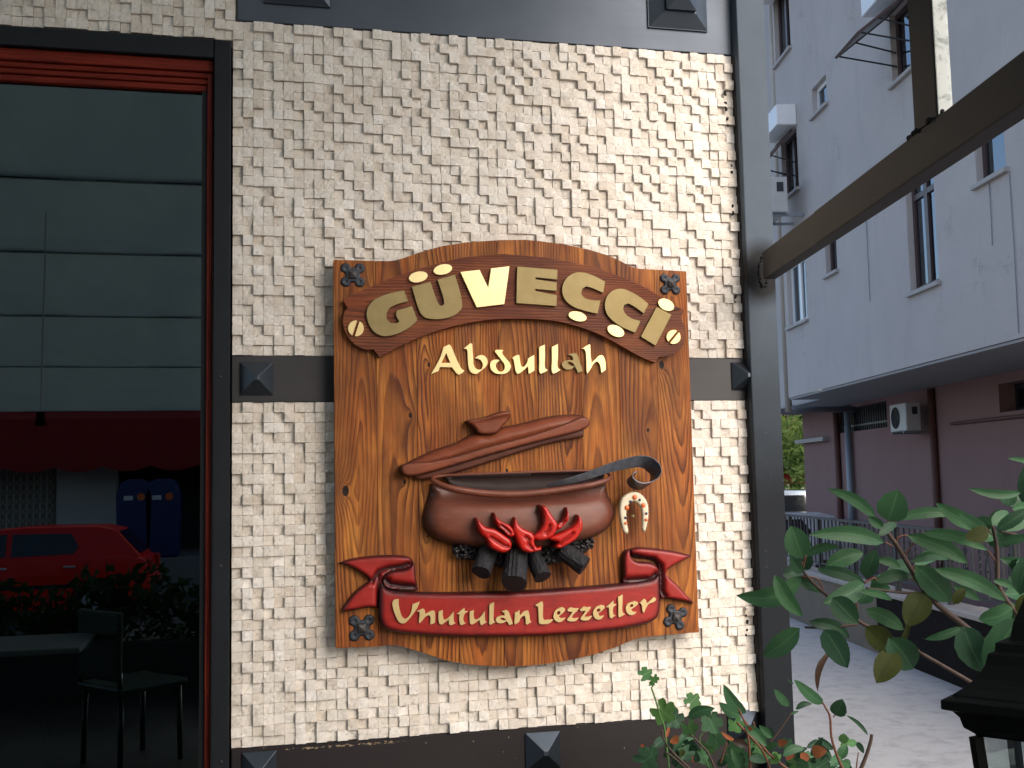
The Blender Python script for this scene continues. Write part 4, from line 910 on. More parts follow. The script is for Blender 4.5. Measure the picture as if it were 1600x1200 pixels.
UL = [(zc, [(120, 130), (195, 120), (192, 200), (210, 300), (250, 410), (300, 450), (350, 420), (400, 330), (420, 205), (545, 160), (500, 270), (430, 370), (350, 470), (290, 520), (240, 522), (190, 490), (130, 370), (90, 230), (88, 180), (100, 150)], []),
 (zc, [(500, 320), (540, 300), (600, 275), (625, 300), (635, 370), (700, 330), (760, 308), (795, 325), (800, 400), (795, 515), (718, 543), (725, 450), (715, 400), (690, 385), (640, 410), (590, 470), (540, 522), (530, 500), (540, 400), (540, 335)], []),
 (zc, [(855, 325), (928, 300), (925, 380), (940, 450), (970, 465), (1020, 430), (1110, 325), (1108, 440), (1115, 505), (1145, 518), (1060, 560), (1030, 545), (1025, 470), (960, 510), (910, 545), (870, 535), (855, 480)], []),
 (zc, [(1155, 370), (1215, 320), (1290, 260), (1290, 320), (1350, 325), (1290, 370), (1270, 460), (1285, 510), (1318, 518), (1240, 557), (1210, 540), (1200, 460), (1205, 375)], []),
 (zd, [(-62, 325), (5, 300), (2, 400), (15, 450), (50, 462), (110, 420), (190, 315), (188, 440), (195, 485), (222, 500), (135, 553), (112, 535), (102, 462), (40, 505), (-30, 545), (-60, 520), (-65, 440)], []),
 (zd, [(262, 205), (345, 170), (335, 350), (335, 470), (345, 490), (370, 500), (280, 550), (258, 535), (262, 350)], []),
 (zd, [(465, 325), (540, 298), (575, 315), (600, 370), (630, 450), (655, 530), (595, 550), (575, 515), (555, 485), (490, 515), (420, 520), (380, 495), (370, 460), (390, 420), (450, 400), (515, 390), (520, 365), (500, 340)], [[(440, 430), (480, 425), (520, 445), (548, 470), (500, 475), (460, 460)]]),
 (zd, [(690, 345), (770, 300), (765, 350), (780, 385), (830, 330), (890, 305), (915, 315), (930, 380), (940, 460), (950, 485), (972, 495), (890, 545), (870, 530), (868, 450), (855, 400), (820, 400), (780, 440), (755, 500), (685, 545), (680, 500), (688, 420)], []),
 (zd, [(1030, 220), (1090, 180), (1140, 155), (1155, 180), (1158, 300), (1165, 450), (1180, 468), (1335, 455), (1260, 525), (1110, 532), (1090, 520), (1080, 350), (1075, 240), (1040, 235)], []),
 (zd, [(1420, 270), (1480, 255), (1520, 275), (1525, 310), (1490, 350), (1420, 405), (1440, 430), (1480, 435), (1535, 430), (1500, 470), (1440, 502), (1390, 495), (1345, 455), (1330, 400), (1345, 340), (1380, 295)], [[(1395, 330), (1430, 315), (1450, 335), (1440, 365), (1410, 385), (1390, 370)]]),
 (ze, [(15, 410), (35, 385), (85, 358), (120, 375), (210, 378), (180, 420), (110, 490), (90, 535), (130, 545), (208, 535), (150, 590), (70, 598), (20, 585), (12, 560), (50, 520), (100, 440), (20, 425)], []),
 (ze, [(225, 400), (290, 347), (340, 358), (415, 352), (390, 400), (330, 470), (300, 520), (350, 522), (435, 503), (370, 572), (290, 580), (245, 570), (235, 545), (270, 500), (325, 420), (240, 425)], []),
 (ze, [(530, 340), (590, 322), (635, 335), (640, 370), (600, 410), (530, 470), (555, 510), (590, 510), (630, 497), (600, 540), (550, 567), (500, 560), (460, 520), (443, 460), (460, 400), (490, 360)], [[(510, 395), (545, 380), (568, 395), (560, 425), (530, 445), (508, 430)]]),
 (ze, [(665, 360), (720, 310), (785, 250), (790, 310), (840, 310), (785, 355), (775, 430), (790, 490), (822, 495), (750, 545), (725, 530), (715, 450), (712, 365)], []),
 (ze, [(862, 190), (940, 150), (935, 300), (930, 400), (940, 450), (980, 475), (890, 528), (868, 515), (868, 350)], []),
 (ze, [(1090, 275), (1150, 260), (1190, 280), (1195, 310), (1150, 350), (1080, 395), (1110, 430), (1170, 440), (1130, 480), (1080, 492), (1030, 470), (998, 420), (990, 360), (1010, 320), (1045, 290)], [[(1065, 325), (1095, 305), (1120, 325), (1105, 350), (1070, 368), (1058, 345)]]),
 (ze, [(1220, 290), (1270, 240), (1300, 218), (1325, 240), (1340, 300), (1400, 250), (1450, 192), (1480, 200), (1500, 240), (1440, 280), (1380, 300), (1330, 370), (1295, 455), (1270, 430), (1260, 340), (1240, 295)], [])]
for zf, pts, hs in UL:
    cx = W(*zf(pts[0]), -.09).x; yb = SY+.001-.032-.008*max(-1, 1-((cx-ribc.x)/.34)**2)
    letter(ribbon, zf, pts, hs, yb+.0015, .0075, 'gold')

# ladle: flat bar curling at its end
LP = [((858, 758), -.080, (0, -.25, .97), 2.0), ((880, 753), -.098, (0, -.25, .97), 4.5), ((915, 744), -.105, (0, -.3, .95), 6.5), ((950, 732), -.11, (0, -.35, .93), 8.5), ((975, 725), -.112, (0, -.4, .9), 10), ((997, 721), -.112, (0, -.5, .9), 10.5), ((1011, 723), -.11, (.2, -.8, .8), 12), ((1020, 730), -.108, (.3, -1, .5), 15), ((1024, 740), -.106, (.2, -1, .3), 18), ((1020, 751), -.104, (.1, -1, .3), 18), ((1011, 758), -.103, (0, -1, .3), 18), ((1000, 760), -.103, (0, -1, .3), 18), ((990, 756), -.103, (0, -1, .3), 17), ((985, 749), -.103, (0, -1, .3), 16), ((987, 743), -.103, (0, -1, .3), 15), ((992, 741), -.103, (0, -1, .3), 14)]
V, F = [], []; cs = [W(*q, y) for q, y, _, _ in LP]; N = len(LP)
def cat(A, k=4):
    o_ = []
    for i in range(len(A)-1):
        a, b_, c_, d_ = A[max(i-1, 0)], A[i], A[i+1], A[min(i+2, len(A)-1)]
        for j in range(k):
            t = j/k; o_.append(.5*((2*b_)+(c_-a)*t+(2*a-5*b_+4*c_-d_)*t*t+(-a+3*b_-3*c_+d_)*t**3))
    return o_+[A[-1]]
cc = cat(cs); wv = cat([Vector(w)*(hw*.00152) for _, _, w, hw in LP]); 
for i, (c_, w_) in enumerate(zip(cc, wv)):
    d_ = (cc[min(i+1, len(cc)-1)]-cc[max(i-1, 0)]).normalized(); w_ = w_-d_*w_.dot(d_)*.8; nn = d_.cross(w_).normalized()*.0013
    V += [c_+w_+nn, c_+w_-nn, c_-w_-nn, c_-w_+nn]
for i in range(len(cc)-1):
    for j in range(4): F.append((i*4+j, i*4+(j+1) % 4, (i+1)*4+(j+1) % 4, (i+1)*4+j))
F += [(3, 2, 1, 0), tuple(4*(len(cc)-1)+j for j in range(4))]
mb = MB(); mb.add(V, F); o = mb.build('ladle', 'ladle', sign, bevel=.0004); o['label'] = 'flat iron ladle handle curling over the right rim of the pot'

# horseshoe charm
HY = -.100
hs = empty('horseshoe_charm', tuple(W(989, 766, HY)), 'small cream horseshoe charm with orange and blue dots hanging below the ladle', 'charm')
zh = Z(940, 700, 7.5)
shoe = [(375, 512), (430, 520), (480, 555), (520, 605), (545, 670), (552, 740), (548, 820), (530, 920), (512, 985), (485, 965), (483, 900), (485, 820), (478, 740), (455, 680), (420, 640), (380, 620), (340, 640), (305, 690), (292, 760), (295, 850), (305, 920), (315, 975), (300, 1008), (270, 985), (245, 920), (225, 830), (217, 740), (222, 660), (245, 590), (290, 545), (335, 520)]
sb = relief('shoe', outl(shoe, zh, HY, 3, 60), HY+.012, .010, .003, .004, 'shoe', hs, step=.003, edge_w=.0006)
def ball(zf, q, y, r_, mat, nm, par, sc=(1, .5, 1)):
    c_ = W(*zf(q), y); MB().sphere(c_, r_, 10, 6, sc).build(nm, mat, par, smooth=True)
for q in ((387, 577), (297, 700), (490, 672)): ball(zh, q, HY-.002, .0062, 'orange', 'flower', hs)
for q in ((283, 882), (523, 842)): ball(zh, q, HY-.002, .0040, 'orange', 'flower', hs)
for q in ((340, 628), (447, 608), (525, 768), (280, 818)): ball(zh, q, HY-.002, .0036, 'navy', 'dot', hs)
mb = MB()
so_ = smooth_outline([zh(p) for p in shoe], 4, 60)
for i in range(0, len(so_), 2):
    if 3 < i < 1000: q = W(*so_[i], HY+.001); mb.sphere(q, .0013, 5, 3, (1, 1.5, 1))
mb.build('beading', 'bead', hs, smooth=True)
q0, q1, q2 = W(*zh((378, 470)), -.10), W(*zh((378, 520)), HY), W(*zh((365, 800)), HY+.005)
MB().tube([q0, q1, (q1+q2)/2, q2], .0006, 5).build('wire', 'iron', hs)
MB().sphere(q2, .0048, 10, 8).build('bell', 'brass_dull', hs, smooth=True)

# ------------------------------------------------------------------ neighbour building
nbld = empty('apartment_building', tuple(BP(9, 6, 0)), 'pale grey plastered apartment block with pink recessed ground floor across the yard', 'building')
NF = 5.6; SZ = 2.75; S0, S1 = 5.0-3.2, 13.83
wins = dict(w1=(12.97, 13.75, 7.98, 9.15), w2=(12.88, 13.66, 5.80, 6.72), sm=(11.52, 12.12, 6.60, 7.0), tr=(8.45, 9.33, 6.02, 6.85), w4=(11.43, 11.88, 4.28, 4.82), w3=(12.76, 13.66, 3.82, 4.78), w5=(8.41, 9.14, 3.56, 4.98), w6=(6.90, 7.47, 4.33, 4.98))
def holed(name, mat, par, n, s0, s1, z0, z1, holes, depth, cellmat=None):
    ss = sorted({s0, s1}|{h[0] for h in holes}|{h[1] for h in holes}); zs = sorted({z0, z1}|{h[2] for h in holes}|{h[3] for h in holes}); m_ = MB()
    for a, b_ in zip(ss[:-1], ss[1:]):
        for c_, d_ in zip(zs[:-1], zs[1:]):
            ms, mz = (a+b_)/2, (c_+d_)/2
            if any(h[0] < ms < h[1] and h[2] < mz < h[3] for h in holes): continue
            m_.add([BP(a, n, c_), BP(b_, n, c_), BP(b_, n, d_), BP(a, n, d_)], [(0, 1, 2, 3)])
    for a, b_, c_, d_ in holes:
        P = [BP(a, n, c_), BP(b_, n, c_), BP(b_, n, d_), BP(a, n, d_)]; Q = [BP(a, n+depth, c_), BP(b_, n+depth, c_), BP(b_, n+depth, d_), BP(a, n+depth, d_)]
        for i in range(4): j = (i+1) % 4; m_.add([P[i], P[j], Q[j], Q[i]], [(0, 1, 2, 3)])
    return m_.build(name, mat, par, recalc=False)
holed('upper_wall', 'plaster', nbld, NF, S0, S1, SZ, 13, list(wins.values()), .28)
MB().add([BP(S0, NF, SZ), BP(S0, NF+6, SZ), BP(S0, NF+6, 13), BP(S0, NF, 13)], [(0, 1, 2, 3)]).add([BP(S1, NF, SZ), BP(S1, NF+.5, SZ), BP(S1, NF+.5, 13), BP(S1, NF, 13)], [(0, 1, 2, 3)]).build('end_wall', 'plaster', nbld)
MB().box((S1+.001, NF+.5, SZ), (18.0, NF+6, 13), BP).build('rear_wing', 'plaster', nbld)
MB().box((S0, NF, 13), (18.1, NF+6.1, 13.3), BP).build('roof', 'coping', nbld)
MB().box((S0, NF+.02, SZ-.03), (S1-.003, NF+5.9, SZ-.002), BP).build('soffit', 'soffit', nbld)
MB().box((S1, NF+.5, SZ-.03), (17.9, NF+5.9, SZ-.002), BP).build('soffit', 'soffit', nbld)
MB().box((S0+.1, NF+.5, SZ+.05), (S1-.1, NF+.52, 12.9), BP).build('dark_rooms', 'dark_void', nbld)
def pane_window(s0, s1, z0, z1, n, par, frame='brown_frame', mull=1, trans=None, sill=True, d=.07, fw=.06):
    m_ = MB(); nn = n+d
    m_.box((s0+.002, nn, z0+.002), (s0+fw, nn+.05, z1-.002), BP); m_.box((s1-fw, nn, z0+.002), (s1-.002, nn+.05, z1-.002), BP)
    m_.box((s0+fw, nn, z0+.002), (s1-fw, nn+.05, z0+fw), BP); m_.box((s0+fw, nn, z1-fw), (s1-fw, nn+.05, z1-.002), BP)
    for i in range(mull): c_ = s0+(s1-s0)*(i+1)/(mull+1); m_.box((c_-fw*.7, nn-.006, z0+fw), (c_+fw*.7, nn+.045, z1-fw), BP)
    if trans: m_.box((s0+fw, nn-.004, trans-fw*.5), (s1-fw, nn+.044, trans+fw*.5), BP)
    w_ = m_.build('window', frame, par)
    for i in range(mull+1):
        a = s0+fw*.8+(s1-s0-fw*1.6)*i/(mull+1); b_ = s0+fw*.8+(s1-s0-fw*1.6)*(i+1)/(mull+1)
        MB().box((a+.005, nn+.02, z0+fw*.8), (b_-.005, nn+.026, z1-fw*.8), BP).build('pane', 'pane_far', w_)
    MB().add([BP(s0, nn+.12, z0), BP(s1, nn+.12, z0), BP(s1, nn+.12, z1), BP(s0, nn+.12, z1)], [(0, 1, 2, 3)]).build('dark_backing', 'dark_void', w_)  # flat dark sheet filling the opening behind the glass
    if sill: MB().box((s0-.05, n-.05, z0-.045), (s1+.05, n+d-.001, z0+.001), BP).build('sill', 'sill', w_, bevel=.004)
    return w_
W_ = {}
for k_, (a, b_, c_, d_) in wins.items():
    W_[k_] = pane_window(a, b_, c_, d_, NF, nbld, {'sm': 'white_paint', 'w3': 'white_paint'}.get(k_, 'brown_frame'), {'sm': 0, 'w4': 0, 'w6': 0}.get(k_, 1), 4.62 if k_ == 'w5' else None)
# shutter boxes and tilted sashes
def shutter(s0, s1, z0, z1, out):
    MB().box((s0, NF-out, z0), (s1, NF-.001, z1), BP).build('shutter_box', 'white_paint', nbld, bevel=.01)
shutter(12.85, 13.80, 9.0, 9.35, .30); shutter(12.85, 13.75, 6.74, 7.05, .30); shutter(8.42, 9.40, 6.86, 7.20, .30)
def sash(s0, s1, zt_, L, ang):
    a = math.radians(ang); n0, z0_ = NF-.02, zt_; n1, z1_x = n0-L*math.sin(a), z0_-L*math.cos(a); m_ = MB()
    def T(s_, t, d): return BP(s_, n0+(n1-n0)*t-d*math.cos(a), z0_+(z1_x-z0_)*t+d*math.sin(a))
    m_.box((s0, 0, 0), (s0+.05, 1, .03), T); m_.box((s1-.05, 0, 0), (s1, 1, .03), T); m_.box((s0+.05, 0, 0), (s1-.05, .05, .03), T); m_.box((s0+.05, .93, 0), (s1-.05, 1, .03), T)
    w_ = m_.build('tilted_sash', 'brown_frame', nbld); MB().box((s0+.05, .05, .01), (s1-.05, .93, .016), T).build('pane', 'frosted', w_)
    for s_ in (s0+.02, s1-.02):
        for t in (.62, .95): MB().tube([T(s_, t, 0), BP(s_, NF+.05, z0_+(z1_x-z0_)*t-.12)], .010, 6).build('strut', 'black_iron', w_)
sash(8.60, 9.32, 6.82, .80, 52); sash(13.0, 13.66, 6.70, .8, 40)
def ac(s, n, z, label, k=1.0):
    e = empty('air_conditioner', tuple(BP(s, n, z)), label, 'air conditioner', 'outdoor air conditioning units on the apartment block')
    BPo = BP
    def BPk(a, b_, c_): return BPo(s+(a-s)*k, n+(b_-n)*k, z+(c_-z)*k)
    MB().box((s-.38, n-.26, z), (s+.38, n+.02, z+.52), BPk).build('casing', 'ac_case', e, bevel=.015, segs=2)
    m_ = MB(); c_ = BPk(s+.10, n-.262, z+.26)
    for r_ in (.05, .10, .15, .20): m_.tube([c_+(UB*math.cos(a)+Vector((0, 0, 1))*math.sin(a))*r_*k for a in np.linspace(0, math.tau, 25)], .005, 5, False)
    m_.build('fan_grille', 'black_iron', e)
    MB().tube([BPk(s+.10, n-.2615, z+.26), BPk(s+.10, n-.262, z+.26)], .20*k, 24).build('fan_opening', 'dark_void', e)
    MB().box((s-.384, n-.14, z+.30), (s-.381, n-.04, z+.44), BPk).build('side_cover', 'black_iron', e)
    for q in (-.28, .28): MB().box((s+q-.02, n-.28, z-.04), (s+q+.02, n+.30, z-.005), BPk).build('bracket', 'pvc_grey', e)
s_, z_ = BS(1222, 358, 5.35); ac(s_, 5.32, 5.36, 'air conditioner high on the pale wall beside the steel post')
s_, z_ = BS(1425, 674, 6.80); ac(s_, 6.80, z_, 'air conditioner under the overhang on the pink wall', .74)
# downpipes
def pipe(pts, r_, mat, nm='downpipe'): return MB().tube(pts, r_, 12).build(nm, mat, nbld, smooth=True)
pipe([BP(14.05, 5.66, 2.55), BP(14.05, 5.66, 13)], .055, 'pvc')
p0, p1 = BS(1232, 632, 5.9), BS(1318, 630, 6.9)
pipe([BP(14.05, 5.66, 2.62), BP(14.05, 5.80, 2.58), BP(14.45, 6.85, 2.60)], .05, 'pvc_grey')
sx_, _ = BS(1326, 700, 6.93); pipe([BP(sx_, 6.93, GZ), BP(sx_, 6.93, 2.70)], .055, 'pvc_grey')
sx_, _ = BS(1308, 700, 6.95); pipe([BP(sx_, 6.95, GZ), BP(sx_, 6.95, 2.70)], .05, 'pvc_brown')
sx_, _ = BS(1459, 700, 6.95); pipe([BP(sx_, 6.95, GZ), BP(sx_, 6.95, 2.70)], .05, 'pvc_brown')
PN = 7.0
gs = [BS(1311, 672, PN), BS(1384, 610, PN)]; gr_ = (gs[1][0], gs[0][0], min(gs[0][1], gs[1][1]), 2.68)
gz0 = BS(1350, 672, PN)[1]; gr_ = (gs[1][0], gs[0][0], gz0, 2.66)
rs = [BS(1562, 640, PN), BS(1610, 600, PN)]; wz0 = BS(1575, 643, PN)[1]; rw = (rs[1][0]-.6, rs[0][0], wz0, 2.60)
sl = BS(1258, 750, PN)[0]
holed('lower_wall', 'pink', nbld, PN, 1.8, sl, GZ, 2.72, [gr_, rw], .25)
MB().add([BP(sl, PN, GZ), BP(sl, PN+5, GZ), BP(sl, PN+5, 2.72), BP(sl, PN, 2.72)], [(0, 1, 2, 3)]).add([BP(1.8, PN, GZ), BP(1.8, PN+5, GZ), BP(1.8, PN+5, 2.72), BP(1.8, PN, 2.72)], [(0, 1, 2, 3)]).build('end_wall', 'pink', nbld)
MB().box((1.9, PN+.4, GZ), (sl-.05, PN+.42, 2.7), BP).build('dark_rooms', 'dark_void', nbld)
gm = MB(); nbars = 22
for i in range(nbars): s_ = gr_[0]+(gr_[1]-gr_[0])*(i+.5)/nbars; gm.box((s_-.009, PN+.02, gr_[2]), (s_+.009, PN+.036, gr_[3]), BP)
gm.box((gr_[0], PN+.018, gr_[2]+.08), (gr_[1], PN+.04, gr_[2]+.11), BP); gm.build('window_grille', 'black_iron', nbld)
pane_window(rw[0], rw[1], rw[2], rw[3], PN, nbld, 'black_iron', 1, None, False, .2)
cq = [BS(1490, 662, PN), BS(1600, 650, PN)]; cm = MB()
MB().tube([BP(cq[0][0], PN-.03, cq[0][1]), BP(cq[1][0], PN-.03, cq[1][1]), BP(cq[1][0]-1.5, PN-.03, cq[1][1])], .022, 8).build('cable', 'pvc_brown', nbld, smooth=True)
cq = BS(1296, 684, PN); MB().box((cq[0], PN-.12, cq[1]-.05), (sl+.15, PN-.001, cq[1]+.02), BP).build('ledge', 'sill', nbld)

for q_ in ((1546, 278, 1555, 382), (1578, 268, 1592, 520), (1352, 300, 1362, 470)):
    a_, b_ = BS(q_[0], q_[1], NF), BS(q_[2], q_[3], NF)
    MB().tube([BP(a_[0], NF-.008, a_[1]), BP(a_[0]-.01, NF-.012, (a_[1]+b_[1])/2), BP(a_[0]+.01, NF-.008, b_[1])], .005, 5).build('cable', 'pvc_grey', nbld)
# low wall and railing -------------------------------------------------
LN = 4.15
lw = empty('low_wall', tuple(BP(6, LN+.1, 0)), 'low yard wall painted black on its near part with worn stone coping', 'low wall')
sk_, _ = BS(1372, 1000, LN)
MB().box((-3, LN, GZ), (sk_, LN+.24, .515), BP).build('black_wall', 'blackwall', lw, bevel=.006)
MB().box((sk_+.002, LN+.004, GZ), (24, LN+.238, .515), BP).build('bare_wall', 'lowwall', lw, bevel=.006)
q = -3
while q < 24:
    L = rnd.uniform(.9, 1.2); MB().box((q, LN-.025, .517), (min(q+L-.008, 24), LN+.26, .555+rnd.uniform(-.003, .003)), BP).build('coping_stone', 'coping', lw, bevel=.006); q += L
# bare pale wall that turns away at the far end of the yard
a0, a1 = FL(1229, 1004), FL(1370, 1019)
rl = empty('iron_railing', tuple(BP(6, LN+.12, .55)), 'black wrought iron railing with twisted bars standing on the low wall', 'railing')
RN = LN+.12
MB().box((-3, RN-.02, 1.10), (24, RN+.02, 1.122), BP).build('top_rail', 'black_iron', rl)
MB().box((-3, RN-.012, .64), (24, RN+.012, .655), BP).build('bottom_rail', 'black_iron', rl)
bar0 = None; i = 0; s_ = 2.6
bm1 = MB()
for k_ in range(14):
    a = k_*.5; z0_, z1_x = .655+.445*k_/14, .655+.445*(k_+1)/14
bars = []
def twisted():
    V, F = [], []; nseg = 18
    for k_ in range(nseg+1):
        z = .655+.445*k_/nseg; a = (k_-nseg/2)*.7 if 3 < k_ < nseg-3 else (3-nseg/2 if k_ <= 3 else nseg-3-nseg/2)*.7
        for j in range(4): t = a+j*math.pi/2; V.append((.0085*math.cos(t), .0085*math.sin(t), z-.655))
    for k_ in range(nseg):
        for j in range(4): F.append((k_*4+j, k_*4+(j+1) % 4, k_*4+4+(j+1) % 4, k_*4+4+j))
    me = bpy.data.meshes.new('twisted_bar'); me.from_pydata(V, [], F); me.materials.append(MAT['black_iron']); return me
def plainb():
    V = [(x, y, z) for z in (0, .445) for x, y in ((-.007, -.007), (.007, -.007), (.007, .007), (-.007, .007))]
    me = bpy.data.meshes.new('bar'); me.from_pydata(V, [], [(0, 1, 5, 4), (1, 2, 6, 5), (2, 3, 7, 6), (3, 0, 4, 7)]); me.materials.append(MAT['black_iron']); return me
def scroll():
    m_ = MB()
    for sg in (1, -1):
        for kk in range(2): pass
        pts = [(sg*(.006+.030*math.sin(math.pi*t)**1.2), 0, .06+.22*t) for t in np.linspace(0, 1, 11)]; m_.tube(pts, .0045, 5)
        pts = [(sg*(.014+.014*math.cos(a)), 0, .30+.016*math.sin(a)) for a in np.linspace(math.pi, -math.pi*.6, 9)]; m_.tube(pts, .004, 5)
    m_.sphere((0, 0, .17), .012, 6, 5); m_.box((-.012, -.008, .285), (.012, .008, .30))
    me = bpy.data.meshes.new('scroll'); me.from_pydata([tuple(v) for v in m_.v], [], m_.f); me.materials.append(MAT['black_iron']); return me
TB, PBm, SC = twisted(), plainb(), scroll(); far = MB()
s_ = 2.5; i = 0
while s_ < 23:
    if s_ < 13:
        o = bpy.data.objects.new('bar', TB if i % 2 else PBm); COL.objects.link(o); o.parent = rl; o.location = BP(s_, RN, .655)-wpos(rl); o.rotation_euler = (0, 0, math.pi/2-TH)
        if i % 3 == 1:
            o = bpy.data.objects.new('scroll', SC); COL.objects.link(o); o.parent = rl; o.location = BP(s_, RN-.002, .68)-wpos(rl); o.rotation_euler = (0, 0, math.pi/2-TH)
        if i % 9 == 0: MB().box((s_+.04, RN-.02, .555), (s_+.08, RN+.02, 1.12), BP).build('post', 'black_iron', rl)
    else: far.box((s_-.007, RN-.007, .655), (s_+.007, RN+.007, 1.10), BP)
    s_ += .112; i += 1
far.build('far_bars', 'black_iron', rl)['kind'] = 'stuff'

# ------------------------------------------------------------------ cars
def car(x, y, z, rz, paint, label, L=4.1, H=1.43):
    e = empty('parked_car', (x, y, z), label, 'car'); c, s = math.cos(rz), math.sin(rz); T = lambda a, b_, h: Vector((x+a*c-b_*s, y+a*s+b_*c, z+h))
    hw = .83; prof = [(-2.02, .32), (-2.05, .55), (-1.98, .74), (-1.75, .83), (-1.05, .93), (1.70, .98), (1.95, .92), (2.03, .66), (2.05, .40), (1.95, .28)]
    def arch(cx): return [(cx+.36*math.cos(a), .30+.36*math.sin(a)) for a in np.linspace(.0, math.pi, 13)]
    poly = prof+[(1.62, .22)]+arch(1.25)+[(.86, .20), (-.90, .20)]+arch(-1.28)+[(-1.66, .22)]
    k_ = L/4.1; poly = [(a*k_, h) for a, h in poly]
    body = MB().prism(poly, lambda a, h, d: T(a, d*(1-.06*max(0, (h-.55))), h), -hw, hw).build('body', paint, e, bevel=.05, segs=3)
    for p_ in body.data.polygons: p_.use_smooth = True
    def gx(a, h, t): return a
    base = [(-1.05, .93), (1.88, .97)]; roof = [(-.30, H-.03), (.2, H), (1.25, H-.01), (1.48, H-.06)]
    gp = [(-1.05*k_, .92), (1.90*k_, .95), (1.52*k_, H-.07), (1.25*k_, H-.01), (.3*k_, H), (-.28*k_, H-.04)]
    def tw_(a, h, d): q = (h-.93)/(H-.93); return T(a, d*(.79-.17*max(0, q)), h)
    MB().prism(gp, tw_, -1, 1).build('cabin', paint, e, bevel=.03, segs=2)
    for sd_ in (-1, 1):
        for pl in ([(-.92, .985), (-.02, 1.0), (-.02, H-.10), (-.30, H-.12)], [(.06, 1.0), (.92, 1.02), (1.00, 1.12), (.88, H-.11), (.06, H-.10)], ):
            MB().prism([(a*k_, h) for a, h in pl], lambda a, h, d: tw_(a, h, sd_*(1+.008+d)), 0, .006).build('side_window', 'car_glass', e)
        for a in (-1.28, 1.25):
            w_ = MB().tube([T(a*k_, sd_*.66, .30), T(a*k_, sd_*.815, .30)], .30, 24).build('wheel', 'tyre', e, bevel=.03, segs=2)
            MB().tube([T(a*k_, sd_*.80, .30), T(a*k_, sd_*.825, .30)], .19, 16).build('rim', 'car_silver', w_)
        for a in (-.15, .80): MB().box((a*k_, sd_*.835-.012, .82), (a*k_+.17, sd_*.835+.012, .85), T).build('door_handle', 'car_silver', e, bevel=.006)
        MB().box((-1.0*k_, sd_*.832-.01, .52), (.9*k_, sd_*.832+.01, .58), T).build('side_trim', 'frame', e)
        MB().box((1.93*k_, sd_*.62-.13, .70), (2.045*k_, sd_*.62+.13, .92), T).build('tail_light', 'flame', e, bevel=.02)
        MB().box((-2.06*k_, sd_*.60-.16, .60), (-1.95*k_, sd_*.60+.16, .74), T).build('headlight', 'white_paint', e, bevel=.02)
        MB().box((-.78*k_, sd_*.93-.09, .98), (-.66*k_, sd_*.93+.05, 1.10), T).build('mirror', 'frame', e, bevel=.02)
    MB().add([T(1.875*k_, -.68, 1.0), T(1.875*k_, .68, 1.0), T(1.56*k_, .60, H-.09), T(1.56*k_, -.60, H-.09)], [(0, 1, 2, 3)]).build('rear_window', 'pane_far', e)
    MB().add([T(-1.02*k_, -.70, .98), T(-1.02*k_, .70, .98), T(-.36*k_, .58, H-.08), T(-.36*k_, -.58, H-.08)], [(0, 1, 2, 3)]).build('windscreen', 'pane_far', e)
    for a in (-2.06, 1.98): MB().box((a*k_, -.80, .34), (a*k_+.09, .80, .50), T).build('bumper', 'frame', e, bevel=.02)
    return e
# mirror-image placement: red hatchback in the street behind the camera, seen in the glass
qx = W(238, 860, 14.85+.0).x
car(qx-2.05, -15.5, GZ+.012, 0, 'car_red', 'red hatchback parked in the street, mirrored in the window glass')
# cars beyond the yard
p = AT(1240, 800, 17.5); car(p.x-.9, p.y+.4, GZ-.02, math.radians(8), 'car_white', 'white car parked nearest beyond the railing', 4.1, 1.42)
p = AT(1240, 770, 23); car(p.x-.4, p.y+1.2, GZ+.17, math.radians(5), 'car_silver', 'silver car parked further back under the trees', 4.3, 1.50)

# ------------------------------------------------------------------ trees, far building, hedge
def leafcloud(mb_v, mb_f, uv, blobs, n, size, rg):
    for i in range(n):
        c_, r_ = rg.choice(blobs); d = Vector((rg.gauss(0, 1), rg.gauss(0, 1), rg.gauss(0, 1))).normalized()*(rg.random()**.45); p_ = Vector(c_)+Vector((d.x*r_[0], d.y*r_[1], d.z*r_[2]))
        a = Vector((rg.gauss(0, 1), rg.gauss(0, 1), rg.gauss(0, 1))).normalized(); b_ = a.orthogonal().normalized(); s_ = size*rg.uniform(.6, 1.4); k_ = len(mb_v)
        mb_v += [p_-a*s_, p_+b_*s_*.45, p_+a*s_, p_-b_*s_*.45]; mb_f.append((k_, k_+1, k_+2, k_+3)); uv += [(0, 0), (1, .5), (0, 1), (-1, .5)]
def tree(x, y, h, label, seed, mat='far_leaf', n=6000, spread=2.6, size=.13):
    rg = random.Random(seed); e = empty('leafy_tree', (x, y, GZ), label, 'tree', 'trees beyond the yard'); t_ = MB()
    top = Vector((x+rg.uniform(-.3, .3), y, GZ+h*.55)); t_.tube([(x, y, GZ), (x+.05, y, GZ+h*.25), top], [.20, .16, .10], 10); blobs = []
    for i in range(9):
        a = rg.uniform(0, math.tau); q = top+Vector((math.cos(a)*rg.uniform(.4, spread), math.sin(a)*rg.uniform(.4, spread), rg.uniform(-h*.22, h*.4))); st = Vector((x, y, GZ+h*rg.uniform(.25, .5)))
        t_.tube([st, (st+q)/2+Vector((0, 0, -.15)), q], [.08, .05, .02], 6); blobs.append((q, (rg.uniform(.7, 1.4), rg.uniform(.7, 1.4), rg.uniform(.5, 1.0))))
    t_.build('trunk', 'trunk', e, smooth=True); v, f_, uv = [], [], []; leafcloud(v, f_, uv, blobs, n, size, rg); mk('crown', v, f_, mat, e, uvs=uv)
